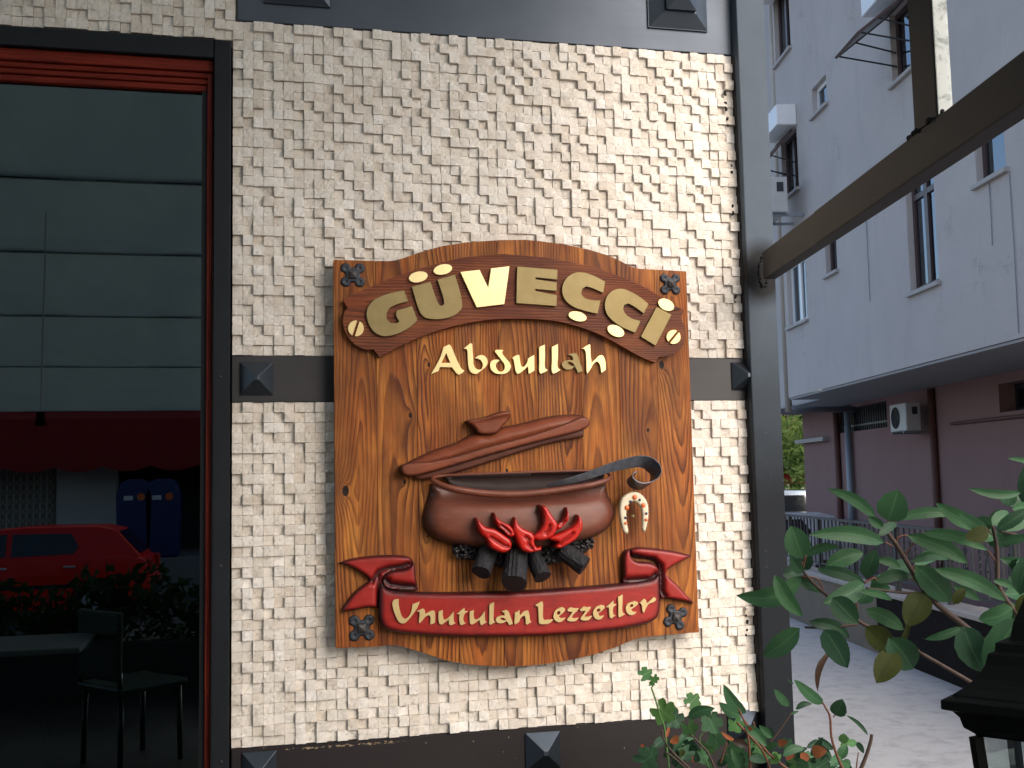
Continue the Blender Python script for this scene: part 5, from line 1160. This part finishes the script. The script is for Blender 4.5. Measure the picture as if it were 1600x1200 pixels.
for i, (px, d, h, lb) in enumerate(((1238, 30, 5.6, 'bright leafy tree behind the parked cars'), (1205, 36, 6.6, 'taller thin tree left of the parked cars behind the post'), (1275, 40, 6.0, 'olive-green tree furthest back behind the pink wall'))):
    p = AT(px, 750, d); tree(p.x, p.y, h, lb, 20+i, n=7000)
p = AT(1240, 760, 27); hg = MB(); v, f_, uv = [], [], []
leafcloud(v, f_, uv, [(Vector((p.x+dx, p.y+rnd.uniform(-.4, .4), .9)), (.9, .6, 1.3)) for dx in (-5, -4, -3, -2, -1, 0, 1, 2, 3)], 9000, .09, random.Random(5))
o = mk('clipped_hedge', v, f_, 'far_leaf', None, uvs=uv); tag(o, 'loose green hedge beyond the parked cars', 'hedge')
p = AT(1238, 745, 26); o = MB().box((p.x-6, p.y+3, 1.35), (p.x+6, p.y+5, 1.72)).build('tiled_shed_roof', 'red_fabric', None); tag(o, 'low reddish shed roof under the trees beyond the cars', 'shed')
p = AT(1190, 300, 40); fbd = empty('far_building', (p.x, p.y+4, GZ), 'distant white apartment block glimpsed between post and downpipe', 'building')
MB().box((p.x-9, p.y, GZ), (p.x+2.2, p.y+8, 24)).build('wall', 'plaster', fbd)
for k_ in range(7):
    MB().box((p.x-8, p.y-1.1, 1.8+k_*3), (p.x+2.3, p.y-.002, 2.0+k_*3)).build('balcony', 'white_paint', fbd); MB().box((p.x-1.5, p.y-.04, 2.3+k_*3), (p.x+1.6, p.y-.003, 4.2+k_*3)).build('window', 'pane_far', fbd)
# opposite side of the street, mirrored in the glass
ob = empty('opposite_shop', (-3, -21, .3), 'shop across the street under a red awning, mirrored in the window glass', 'shop')
MB().box((-14, -24, .3), (8, -21, 7.5)).build('wall', 'render_wall', ob)
MB().box((-3.0, -20.99, .32), (6, -20.93, 2.6)).build('shopfront', 'dark_void', ob)
zt_, zb2 = 2.9, 2.0
NV = 90; v, f_ = [], []
xa, xb = -9.0, 4.0
for i in range(NV+1):
    x = xa+(xb-xa)*i/NV; ph = (i % 6)/6; sc_ = .10*abs(math.sin(math.pi*i/6)); yw = .03*math.sin(i*.9)
    v += [(x, -19.0+yw*.3, zt_), (x, -19.0+yw, zb2-sc_), (x, -20.95, zt_+.9)]
for i in range(NV): a = i*3; f_ += [(a, a+1, a+4, a+3), (a, a+3, a+5, a+2)]
mk('awning', v, f_, 'red_fabric', ob)
gm = MB(); gxa = W(-10, 780, 18.2).x; gxb = W(38, 780, 18.2).x
for i in range(12):
    x0_ = gxa-1+(gxb-gxa+1)*i/12; st_ = (gxb-gxa+1)/12; gm.box((x0_-.01, -20.90, .5), (x0_+.01, -20.88, 2.2))
    for k_ in range(9):
        z0_ = .5+k_*.19; gm.tube([(x0_, -20.87, z0_), (x0_+st_, -20.87, z0_+.19)], .009, 4); gm.tube([(x0_+st_, -20.86, z0_), (x0_, -20.86, z0_+.19)], .009, 4)
gm.build('folding_grille', 'white_paint', ob)
x0_ = W(45, 780, 18).x; MB().box((x0_, -20.8, .45), (x0_+1.15, -20.5, 2.3)).build('white_cover', 'white_paint', ob, bevel=.03)  # upright box standing for a white fabric covering
for i, px in enumerate((206, 251)):
    c_ = W(px, 770, 18.0); w_ = .58
    e = empty('recycling_bin', (c_.x, -18.6, .3), ('blue recycling bin left of the pair, mirrored in the glass', 'blue recycling bin right of the pair, mirrored in the glass')[i], 'bin', 'blue bins across the street')
    pr = [(c_.x-.29, .31), (c_.x+.29, .31), (c_.x+.32, 1.45), (c_.x+.24, 1.68), (c_.x+.1, 1.74), (c_.x-.1, 1.74), (c_.x-.24, 1.68), (c_.x-.32, 1.45)]
    MB().prism(pr, lambda x, z, d: (x, d, z), -18.9, -18.3).build('body', 'blue_bin', e, bevel=.03, segs=2)
    MB().tube([(c_.x+.12, -18.297, 1.42), (c_.x+.12, -18.29, 1.42)], .07, 14).build('orange_emblem', 'orange', e)
    MB().box((c_.x-.18, -18.297, 1.36), (c_.x-.02, -18.29, 1.44)).build('sticker', 'white_paint', e)
# planted terrace edge behind the camera
pl = empty('terrace_planter', (-1.6, -6.3, 0), 'long planter with dark bushy plants at the terrace edge, mirrored in the glass', 'planter')
MB().box((-5, -6.5, 0), (1.6, -6.1, .38)).build('trough', 'dark_planter', pl, bevel=.01)
v, f_, uv = [], [], []
leafcloud(v, f_, uv, [(Vector((-4.8+i*.36, -6.3, .54+rnd.uniform(-.08, .16))), (.28, .2, .32)) for i in range(18)], 5200, .05, random.Random(9)); mk('foliage', v, f_, 'hedge_leaf', pl, uvs=uv)

# ------------------------------------------------------------------ lantern
lc = AT(1652, 1150, 1.25); ln = empty('carriage_lantern', (lc.x, lc.y, 0), 'black cast metal carriage lantern with stepped roof in the near corner', 'lantern')
va = math.atan2(lc.y-CAM[1], lc.x-CAM[0]); r2 = va+math.pi/4-math.radians(14)-.12
def sq(z, w): return [Vector((lc.x+w*1.414*math.cos(r2+.0+i*math.pi/2+.12), lc.y+w*1.414*math.sin(r2+.0+i*math.pi/2+.12), z)) for i in range(4)]
def zpx(y): return AT(1652, y, 1.235).z
wpx = lambda x: (AT(1652, 1100, 1.19)-AT(x, 1100, 1.19)).length/1.21
def stack(lst, nm, mat, par, **kw):
    m_ = MB(); V = []; F = []
    for y, x in lst: V += sq(zpx(y), wpx(x))
    for i in range(len(lst)-1):
        for j in range(4): F.append((i*4+j, i*4+(j+1) % 4, i*4+4+(j+1) % 4, i*4+4+j))
    F += [(0, 1, 2, 3), tuple(4*(len(lst)-1)+j for j in range(4))]; m_.add(V, F); return m_.build(nm, mat, par, **kw)
roof = stack([(915, 1640), (930, 1618), (945, 1612), (975, 1597), (1004, 1590), (1006, 1569), (1020, 1567), (1023, 1557), (1040, 1552), (1060, 1538), (1075, 1518), (1084, 1502), (1087, 1502), (1092, 1484), (1106, 1484), (1110, 1500), (1120, 1510), (1136, 1515), (1146, 1531), (1150, 1533)], 'roof', 'lantern', ln, bevel=.0008)
MB().tube([(lc.x, lc.y, zpx(916)), (lc.x, lc.y, zpx(890))], [.02, .006], 10).build('finial', 'lantern', ln, smooth=True)
zt_ = zpx(1151); zb3 = zt_-.22; w_ = wpx(1533)
tp, bp_ = sq(zt_, w_), sq(zb3, w_*.75)
for i in range(4): MB().tube([tp[i], bp_[i]], .008, 4).build('corner_bar', 'lantern', ln)
tg, bg = sq(zt_, w_*.95), sq(zb3, w_*.71)
for i in range(4): j = (i+1) % 4; MB().add([tg[i], tg[j], bg[j], bg[i]], [(0, 1, 2, 3)]).build('pane', 'lantern_glass', ln)
MB().tube([(lc.x, lc.y, zb3-.012), (lc.x, lc.y, zb3+.006)], w_*1.15, 4).build('base', 'lantern', ln)
MB().tube([(lc.x, lc.y, 0), (lc.x, lc.y, zb3-.012)], .022, 12).build('pole', 'lantern', ln, smooth=True)
qb = Vector((lc.x-.045, lc.y-.02, zt_-.055)); MB().sphere((lc.x, lc.y, zt_-.07), .028, 14, 10, (1, 1, 1.35)).build('bulb', 'white_paint', ln, smooth=True)

# ------------------------------------------------------------------ shrubs
def leaf(par, b_, t_, wpx_, dist, mat, curve=.0, dd=0.0, fold=.35, lob=False, name='leaf', blunt=.0):
    B = AT(b_[0], b_[1], dist); Tp = AT(t_[0], t_[1], dist+dd); ax = Tp-B; L = ax.length; a = ax.normalized(); view = (B-Vector(CAM)).normalized()
    sd_ = a.cross(view).normalized(); nm = sd_.cross(a).normalized()
    if nm.dot(view) > 0: nm = -nm
    hw = wpx_/2*dist/F_PX*1.08; N = 9; V = []; UV = []; F = []; wav = rnd.uniform(0, 6)
    for i in range(N+1):
        t = i/N; prof_ = (t**.60*(1-t)**.76/.4009 if 0 < t < 1 else 0)
        if blunt: prof_ = max(prof_, blunt*(1 if .3 < t < .999 else 0)*(1-((t-.6)/.6)**4))
        c_ = B+ax*t+sd_*curve*L*math.sin(math.pi*t)+nm*(.06*L*math.sin(math.pi*t))
        for k_ in (-2, -1, 0, 1, 2):
            u = k_/2; wd = hw*prof_*(1+.03*math.sin(t*30+k_))
            V.append(c_+sd_*wd*u-nm*(abs(u)*wd*-fold*.8)+nm*.02*hw*math.sin(t*9+wav)*u); UV.append((u, t))
    for i in range(N):
        for k_ in range(4): q = i*5+k_; F.append((q, q+1, q+6, q+5))
    return mk(name, V, F, mat, par, smooth=True, uvs=UV)
def ivy(par, c_, r_, rot, dist, mat='ivy'):
    P = AT(c_[0], c_[1], dist); view = (P-Vector(CAM)).normalized(); rt = Vector(AR); up = Vector(AU); R_ = r_*dist/F_PX; ti = Vector((rnd.gauss(0, .3), rnd.gauss(0, .3), 0))
    V = [P]; UV = [(0, .5)]; n = 30
    for i in range(n):
        a = math.tau*i/n; k_ = .62+.30*abs(math.cos(2.5*a))**.7+.06*math.sin(9*a)
        if abs(a-math.pi) < .35: k_ *= .55
        q = (rt*math.cos(a+rot)+up*math.sin(a+rot))*R_*k_; dz = (math.cos(a)*ti.x+math.sin(a)*ti.y)*R_-.12*R_*k_*abs(math.sin(a)); V.append(P+q+view*dz); UV.append((math.sin(a), .5+.5*math.cos(a)))
    return mk('leaf', V, [(0, 1+i, 1+(i+1) % n) for i in range(n)], mat, par, smooth=True, uvs=UV)
def stem(par, pts, r0, r1, dist, mat='bark', nm='stem', dds=None):
    P = [AT(x, y, dist+(dds[i] if dds else 0)) for i, (x, y) in enumerate(pts)]; P = cat(P, 5); n = len(P)
    return MB().tube(P, [r0+(r1-r0)*i/(n-1) for i in range(n)], 8).build(nm, mat, par, smooth=True)
zs = Z(1150, 700, 3.158)
D1 = 1.62
root1 = FL(1850, 1500, 0); sh = empty('broadleaf_shrub', (1.45, -1.35, 0), 'glossy broad-leaved shrub reaching in from the right above the yard floor', 'shrub')
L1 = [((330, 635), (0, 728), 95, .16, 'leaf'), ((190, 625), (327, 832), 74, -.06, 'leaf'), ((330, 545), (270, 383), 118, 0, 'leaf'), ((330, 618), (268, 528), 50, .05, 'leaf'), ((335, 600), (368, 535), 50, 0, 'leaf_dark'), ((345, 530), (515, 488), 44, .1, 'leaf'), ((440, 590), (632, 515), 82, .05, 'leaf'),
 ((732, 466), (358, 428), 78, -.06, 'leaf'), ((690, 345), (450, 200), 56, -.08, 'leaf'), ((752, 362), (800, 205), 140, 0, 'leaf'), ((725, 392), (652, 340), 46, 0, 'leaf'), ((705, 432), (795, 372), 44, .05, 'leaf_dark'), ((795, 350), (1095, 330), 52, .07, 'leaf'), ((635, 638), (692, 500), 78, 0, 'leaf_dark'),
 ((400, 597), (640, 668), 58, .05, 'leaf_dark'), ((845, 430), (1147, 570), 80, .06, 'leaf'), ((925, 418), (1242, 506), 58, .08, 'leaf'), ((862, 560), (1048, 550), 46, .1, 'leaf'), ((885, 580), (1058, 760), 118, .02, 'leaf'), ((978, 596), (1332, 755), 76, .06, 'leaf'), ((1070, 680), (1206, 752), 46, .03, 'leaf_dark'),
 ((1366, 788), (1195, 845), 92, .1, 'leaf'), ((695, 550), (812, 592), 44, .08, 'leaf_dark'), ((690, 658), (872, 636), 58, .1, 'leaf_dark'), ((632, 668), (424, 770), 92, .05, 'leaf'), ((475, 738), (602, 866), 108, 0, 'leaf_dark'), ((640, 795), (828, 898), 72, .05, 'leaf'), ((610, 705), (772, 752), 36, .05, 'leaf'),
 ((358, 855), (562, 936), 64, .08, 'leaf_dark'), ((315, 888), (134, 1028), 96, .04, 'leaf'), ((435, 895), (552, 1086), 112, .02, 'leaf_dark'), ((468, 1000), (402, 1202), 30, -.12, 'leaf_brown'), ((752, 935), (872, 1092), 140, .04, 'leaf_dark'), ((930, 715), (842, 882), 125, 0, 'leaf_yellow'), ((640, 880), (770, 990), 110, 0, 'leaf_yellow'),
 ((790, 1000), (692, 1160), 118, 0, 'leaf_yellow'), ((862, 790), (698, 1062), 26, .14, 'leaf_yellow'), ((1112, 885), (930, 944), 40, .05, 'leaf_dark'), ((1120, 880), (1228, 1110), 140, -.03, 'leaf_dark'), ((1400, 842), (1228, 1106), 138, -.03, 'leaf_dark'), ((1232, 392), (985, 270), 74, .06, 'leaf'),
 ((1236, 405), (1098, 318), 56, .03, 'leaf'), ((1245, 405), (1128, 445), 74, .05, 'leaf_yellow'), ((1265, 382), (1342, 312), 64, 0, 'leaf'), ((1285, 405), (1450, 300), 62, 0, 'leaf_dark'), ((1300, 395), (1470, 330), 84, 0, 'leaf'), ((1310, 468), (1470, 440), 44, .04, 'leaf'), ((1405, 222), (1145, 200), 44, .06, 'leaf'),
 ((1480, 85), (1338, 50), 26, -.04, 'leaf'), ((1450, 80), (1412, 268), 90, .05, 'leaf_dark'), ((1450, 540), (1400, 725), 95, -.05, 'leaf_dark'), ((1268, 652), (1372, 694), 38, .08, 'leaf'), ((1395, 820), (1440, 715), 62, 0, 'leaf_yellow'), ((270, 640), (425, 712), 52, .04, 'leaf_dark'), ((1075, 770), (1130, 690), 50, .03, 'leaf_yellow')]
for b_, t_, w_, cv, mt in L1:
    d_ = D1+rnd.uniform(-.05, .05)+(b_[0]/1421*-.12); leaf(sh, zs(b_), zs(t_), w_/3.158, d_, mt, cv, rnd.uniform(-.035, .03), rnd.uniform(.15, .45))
for cx_, cy_, n_ in ((1290, 400, 7), (1395, 800, 6), (1440, 560, 7), (650, 690, 4), (870, 580, 4), (1420, 680, 5), (330, 600, 3), (1350, 300, 3)):
    for i in range(n_):
        a = rnd.uniform(0, math.tau); L_ = rnd.uniform(95, 170); d_ = D1+rnd.uniform(.04, .14)
        leaf(sh, zs((cx_+12*math.cos(a), cy_+12*math.sin(a))), zs((cx_+L_*math.cos(a), cy_+L_*.62*math.sin(a))), rnd.uniform(50, 90)/3.158, d_, rnd.choice(['leaf_dark', 'leaf', 'leaf_dark', 'leaf_yellow' if i == 0 else 'leaf']), rnd.uniform(-.06, .1), rnd.uniform(-.04, .04), rnd.uniform(.15, .45))
for pts, r0, r1 in (([(1700, 1500), (1450, 1330), (1165, 1158), (900, 1005)], .0035, .0025), ([(900, 1005), (750, 930), (600, 850), (440, 720), (340, 620), (325, 560)], .0035, .0018), ([(1500, 1150), (1290, 1010), (1130, 880), (960, 740), (860, 590), (800, 490), (740, 405), (735, 380)], .0055, .0026),
                    ([(1600, 1100), (1450, 900), (1395, 830), (1300, 690), (1290, 560), (1285, 480), (1265, 385)], .0045, .0024), ([(940, 715), (840, 715), (740, 705), (640, 690)], .0022, .0015), ([(600, 870), (450, 885), (340, 885)], .0022, .0016), ([(1421, 440), (1370, 425), (1300, 410)], .002, .0015)):
    stem(sh, [zs(q) for q in pts], r0, r1, D1-.03)
for pts in ([(735, 466), (775, 485)], [(690, 345), (730, 385)], [(845, 430), (800, 440), (790, 480)], [(925, 418), (860, 490), (835, 540)], [(880, 580), (865, 600)], [(345, 530), (330, 600)], [(330, 635), (400, 645), (430, 700)], [(1232, 392), (1265, 430)], [(1366, 788), (1395, 825)], [(978, 596), (930, 600)], [(632, 668), (680, 640), (695, 655)], [(610, 705), (590, 740), (600, 800)], [(750, 362), (740, 400)], [(795, 350), (745, 400)], [(1332, 755), (1400, 820)], [(1242, 506), (1290, 570)], [(862, 790), (940, 765), (970, 765)]):
    stem(sh, [zs(q) for q in pts], .0014, .0011, D1-.03, 'bark_red', 'petiole')
mbx = [AT(*zs((1700, 1500)), D1-.03), AT(*zs((1500, 1150)), D1-.03), AT(*zs((1600, 1100)), D1-.03)]
for q in mbx: MB().tube([(1.45, -1.35, 0), (1.42, -1.37, .45), q], [.016, .012, .006], 8).build('stem', 'bark', sh, smooth=True)

z5, z6 = Z(980, 1030, 7.06), Z(1180, 1030, 7.06)
pb = W(1120, 1190, -.25); bed_ = empty('flower_trough', (pb.x, -.3, 0), 'pale stone planting trough at the foot of the stone wall', 'planter')
tz = .72; MB().box((.78, -.50, 0), (1.75, -.10, tz-.05)).build('trough', 'planter', bed_, bevel=.01); MB().box((.80, -.48, tz-.05), (1.73, -.12, tz-.03)).build('soil', 'soil', bed_)
s2_ = empty('young_red_tipped_shrub', (1.2, -.3, tz-.04), 'young shrub with red-tipped leaves in the trough before the post', 'shrub')
D2 = 2.35
L2 = [(z5, (1305, 600), (1060, 275), 130, .08, 'leaf'), (z5, (1252, 612), (1010, 475), 112, .08, 'leaf'), (z5, (670, 640), (968, 540), 115, .06, 'leaf'), (z5, (1300, 735), (1540, 960), 110, .08, 'leaf'), (z5, (560, 930), (500, 860), 110, 0, 'leaf_red'), (z5, (430, 870), (465, 745), 34, 0, 'leaf_red'), (z5, (200, 1000), (150, 935), 44, 0, 'leaf_red'),
 (z5, (1180, 890), (1035, 800), 44, .05, 'leaf_red'), (z5, (1160, 905), (1342, 968), 84, .05, 'leaf_brown'), (z5, (1140, 790), (1210, 740), 60, 0, 'leaf_red'), (z5, (1290, 790), (1390, 760), 50, 0, 'leaf_red'), (z5, (590, 1080), (620, 995), 60, 0, 'leaf_yellow'), (z5, (1340, 1090), (1540, 1130), 90, .05, 'leaf_dark'), (z5, (700, 1120), (760, 1080), 60, 0, 'leaf_red'),
 (z6, (750, 492), (428, 222), 118, .03, 'leaf'), (z6, (420, 275), (352, 218), 22, 0, 'leaf_dark'), (z6, (372, 520), (208, 330), 88, .02, 'leaf'), (z6, (445, 552), (628, 492), 62, .12, 'leaf_dark'), (z6, (398, 607), (482, 575), 28, .05, 'leaf'), (z6, (880, 618), (965, 440), 168, -.03, 'leaf_dark'), (z6, (1245, 838), (1005, 618), 42, -.08, 'leaf_dark'),
 (z6, (90, 1005), (262, 925), 84, .03, 'leaf'), (z6, (250, 930), (362, 912), 76, .0, 'leaf_red'), (z6, (305, 1065), (545, 985), 92, .12, 'leaf'), (z6, (565, 975), (770, 940), 80, .1, 'leaf_dark'), (z6, (640, 1060), (790, 1000), 130, .1, 'leaf_red'), (z6, (400, 1100), (350, 1020), 100, 0, 'leaf_red'), (z6, (500, 1040), (590, 1115), 90, 0, 'leaf_red'), (z6, (610, 1020), (800, 1015), 66, .08, 'leaf'),
 (z6, (980, 820), (970, 930), 100, 0, 'ivy'), (z6, (1010, 930), (1120, 920), 80, 0, 'ivy'), (z6, (1115, 915), (1200, 1040), 60, .05, 'leaf_dark'), (z6, (860, 1000), (690, 860), 70, 0, 'leaf_dark'), (z6, (700, 900), (840, 1080), 60, 0, 'leaf_dark'), (z6, (940, 1075), (830, 1180), 110, 0, 'leaf'), (z6, (450, 1130), (600, 1180), 90, 0, 'leaf'), (z6, (950, 1130), (1050, 1180), 110, 0, 'leaf'), (z6, (180, 1080), (270, 1140), 110, 0, 'ivy')]
for zf, b_, t_, w_, cv, mt in L2:
    leaf(s2_, zf(b_), zf(t_), w_/7.06, D2+rnd.uniform(-.08, .06), mt, cv, rnd.uniform(-.04, .03), rnd.uniform(.1, .4))
for zf, pts, r0, r1, mt in ((z6, [(160, 920), (260, 800), (340, 680), (400, 590)], .0022, .0016, 'bark'), (z6, [(1000, 1300), (960, 1200), (890, 1030), (840, 850), (825, 640), (780, 540), (745, 480)], .0034, .002, 'bark_red'), (z6, [(1100, 1350), (1170, 1200), (1230, 1050), (1275, 900), (1285, 830)], .0045, .0034, 'bark'), (z6, [(860, 640), (885, 610)], .0015, .0012, 'bark_red'),
    (z5, [(1360, 1300), (1350, 1050), (1330, 820), (1300, 700), (1200, 500)], .0030, .0018, 'bark_red'), (z5, [(1900, 1300), (1600, 1080), (1450, 900), (1340, 740), (1250, 610)], .0030, .0018, 'bark_red'), (z5, [(1000, 1300), (900, 1050), (800, 930), (700, 830)], .0026, .0018, 'bark'), (z5, [(800, 1300), (640, 1160), (480, 1000), (400, 880), (385, 780)], .0026, .0018, 'bark'), (z5, [(1030, 1150), (1100, 920)], .002, .0015, 'bark_red'), (z5, [(420, 1020), (520, 1090), (700, 1250)], .002, .002, 'bark'), (z6, [(1115, 1200), (1138, 1025)], .0016, .001, 'bark_red'), (z5, [(1390, 690), (1420, 800), (1400, 950)], .0018, .0014, 'bark_red'), (z6, [(-200, 700), (60, 980), (160, 1200)], .0025, .0025, 'bark_red')):
    stem(s2_, [zf(q) for q in pts], r0, r1, D2-.02, mt)
iv = empty('ivy_plant', (.98, -.3, tz-.04), 'climbing plant with lobed ivy leaves in the trough left of the red-tipped shrub', 'plant')
for zf, c_, r_, rot, mt in ((z5, (200, 165), 95, .5, 'ivy'), (z5, (300, 215), 60, -1.2, 'ivy'), (z5, (270, 275), 40, 1.2, 'ivy'), (z5, (400, 580), 165, -.7, 'ivy'), (z5, (520, 660), 130, -1.0, 'leaf'), (z5, (690, 760), 110, -1.1, 'ivy'), (z5, (720, 460), 110, .8, 'ivy'), (z5, (930, 700), 145, -1.2, 'leaf'), (z5, (880, 640), 90, 0, 'leaf'), (z5, (980, 890), 120, -1.5, 'leaf'), (z5, (1200, 720), 110, -1.2, 'ivy'), (z5, (210, 1110), 165, .6, 'leaf_dark'), (z5, (680, 960), 90, .9, 'leaf_dark'), (z5, (1170, 980), 100, -.5, 'leaf'), (z5, (1180, 1120), 115, -1, 'leaf'), (z5, (560, 1050), 80, 0, 'leaf_dark'), (z5, (820, 1080), 90, 0, 'leaf'), (z5, (1440, 970), 90, .3, 'ivy'), (z6, (220, 1090), 80, .4, 'ivy'), (z6, (560, 1150), 110, .4, 'leaf'), (z6, (980, 900), 70, .4, 'ivy')):
    ivy(iv, zf(c_), r_/7.06, rot, D2+rnd.uniform(-.02, .10), mt)
for i in range(70):
    x, y = rnd.uniform(1010, 1330), rnd.uniform(1150, 1230)
    if x > 1250 and y < 1175: continue
    (ivy(iv, (x, y), rnd.uniform(9, 16), rnd.uniform(0, 6), D2+rnd.uniform(-.02, .2), rnd.choice(['leaf_dark', 'leaf', 'leaf_dark', 'ivy'])) if i % 2 else leaf(s2_, (x, y), (x+rnd.uniform(-25, 25), y-rnd.uniform(8, 30)), rnd.uniform(9, 15), D2+rnd.uniform(-.02, .2), rnd.choice(['leaf_dark', 'leaf', 'leaf_red' if i % 9 == 0 else 'leaf_dark']), 0, rnd.uniform(-.03, .03)))
stem(iv, [z5(q) for q in [(265, 310), (310, 440), (370, 640), (410, 750), (440, 1000), (470, 1300)]], .0018, .0024, D2, 'ivy'); stem(iv, [z5(q) for q in [(860, 790), (800, 900), (900, 1200)]], .001, .0016, D2, 'ivy')
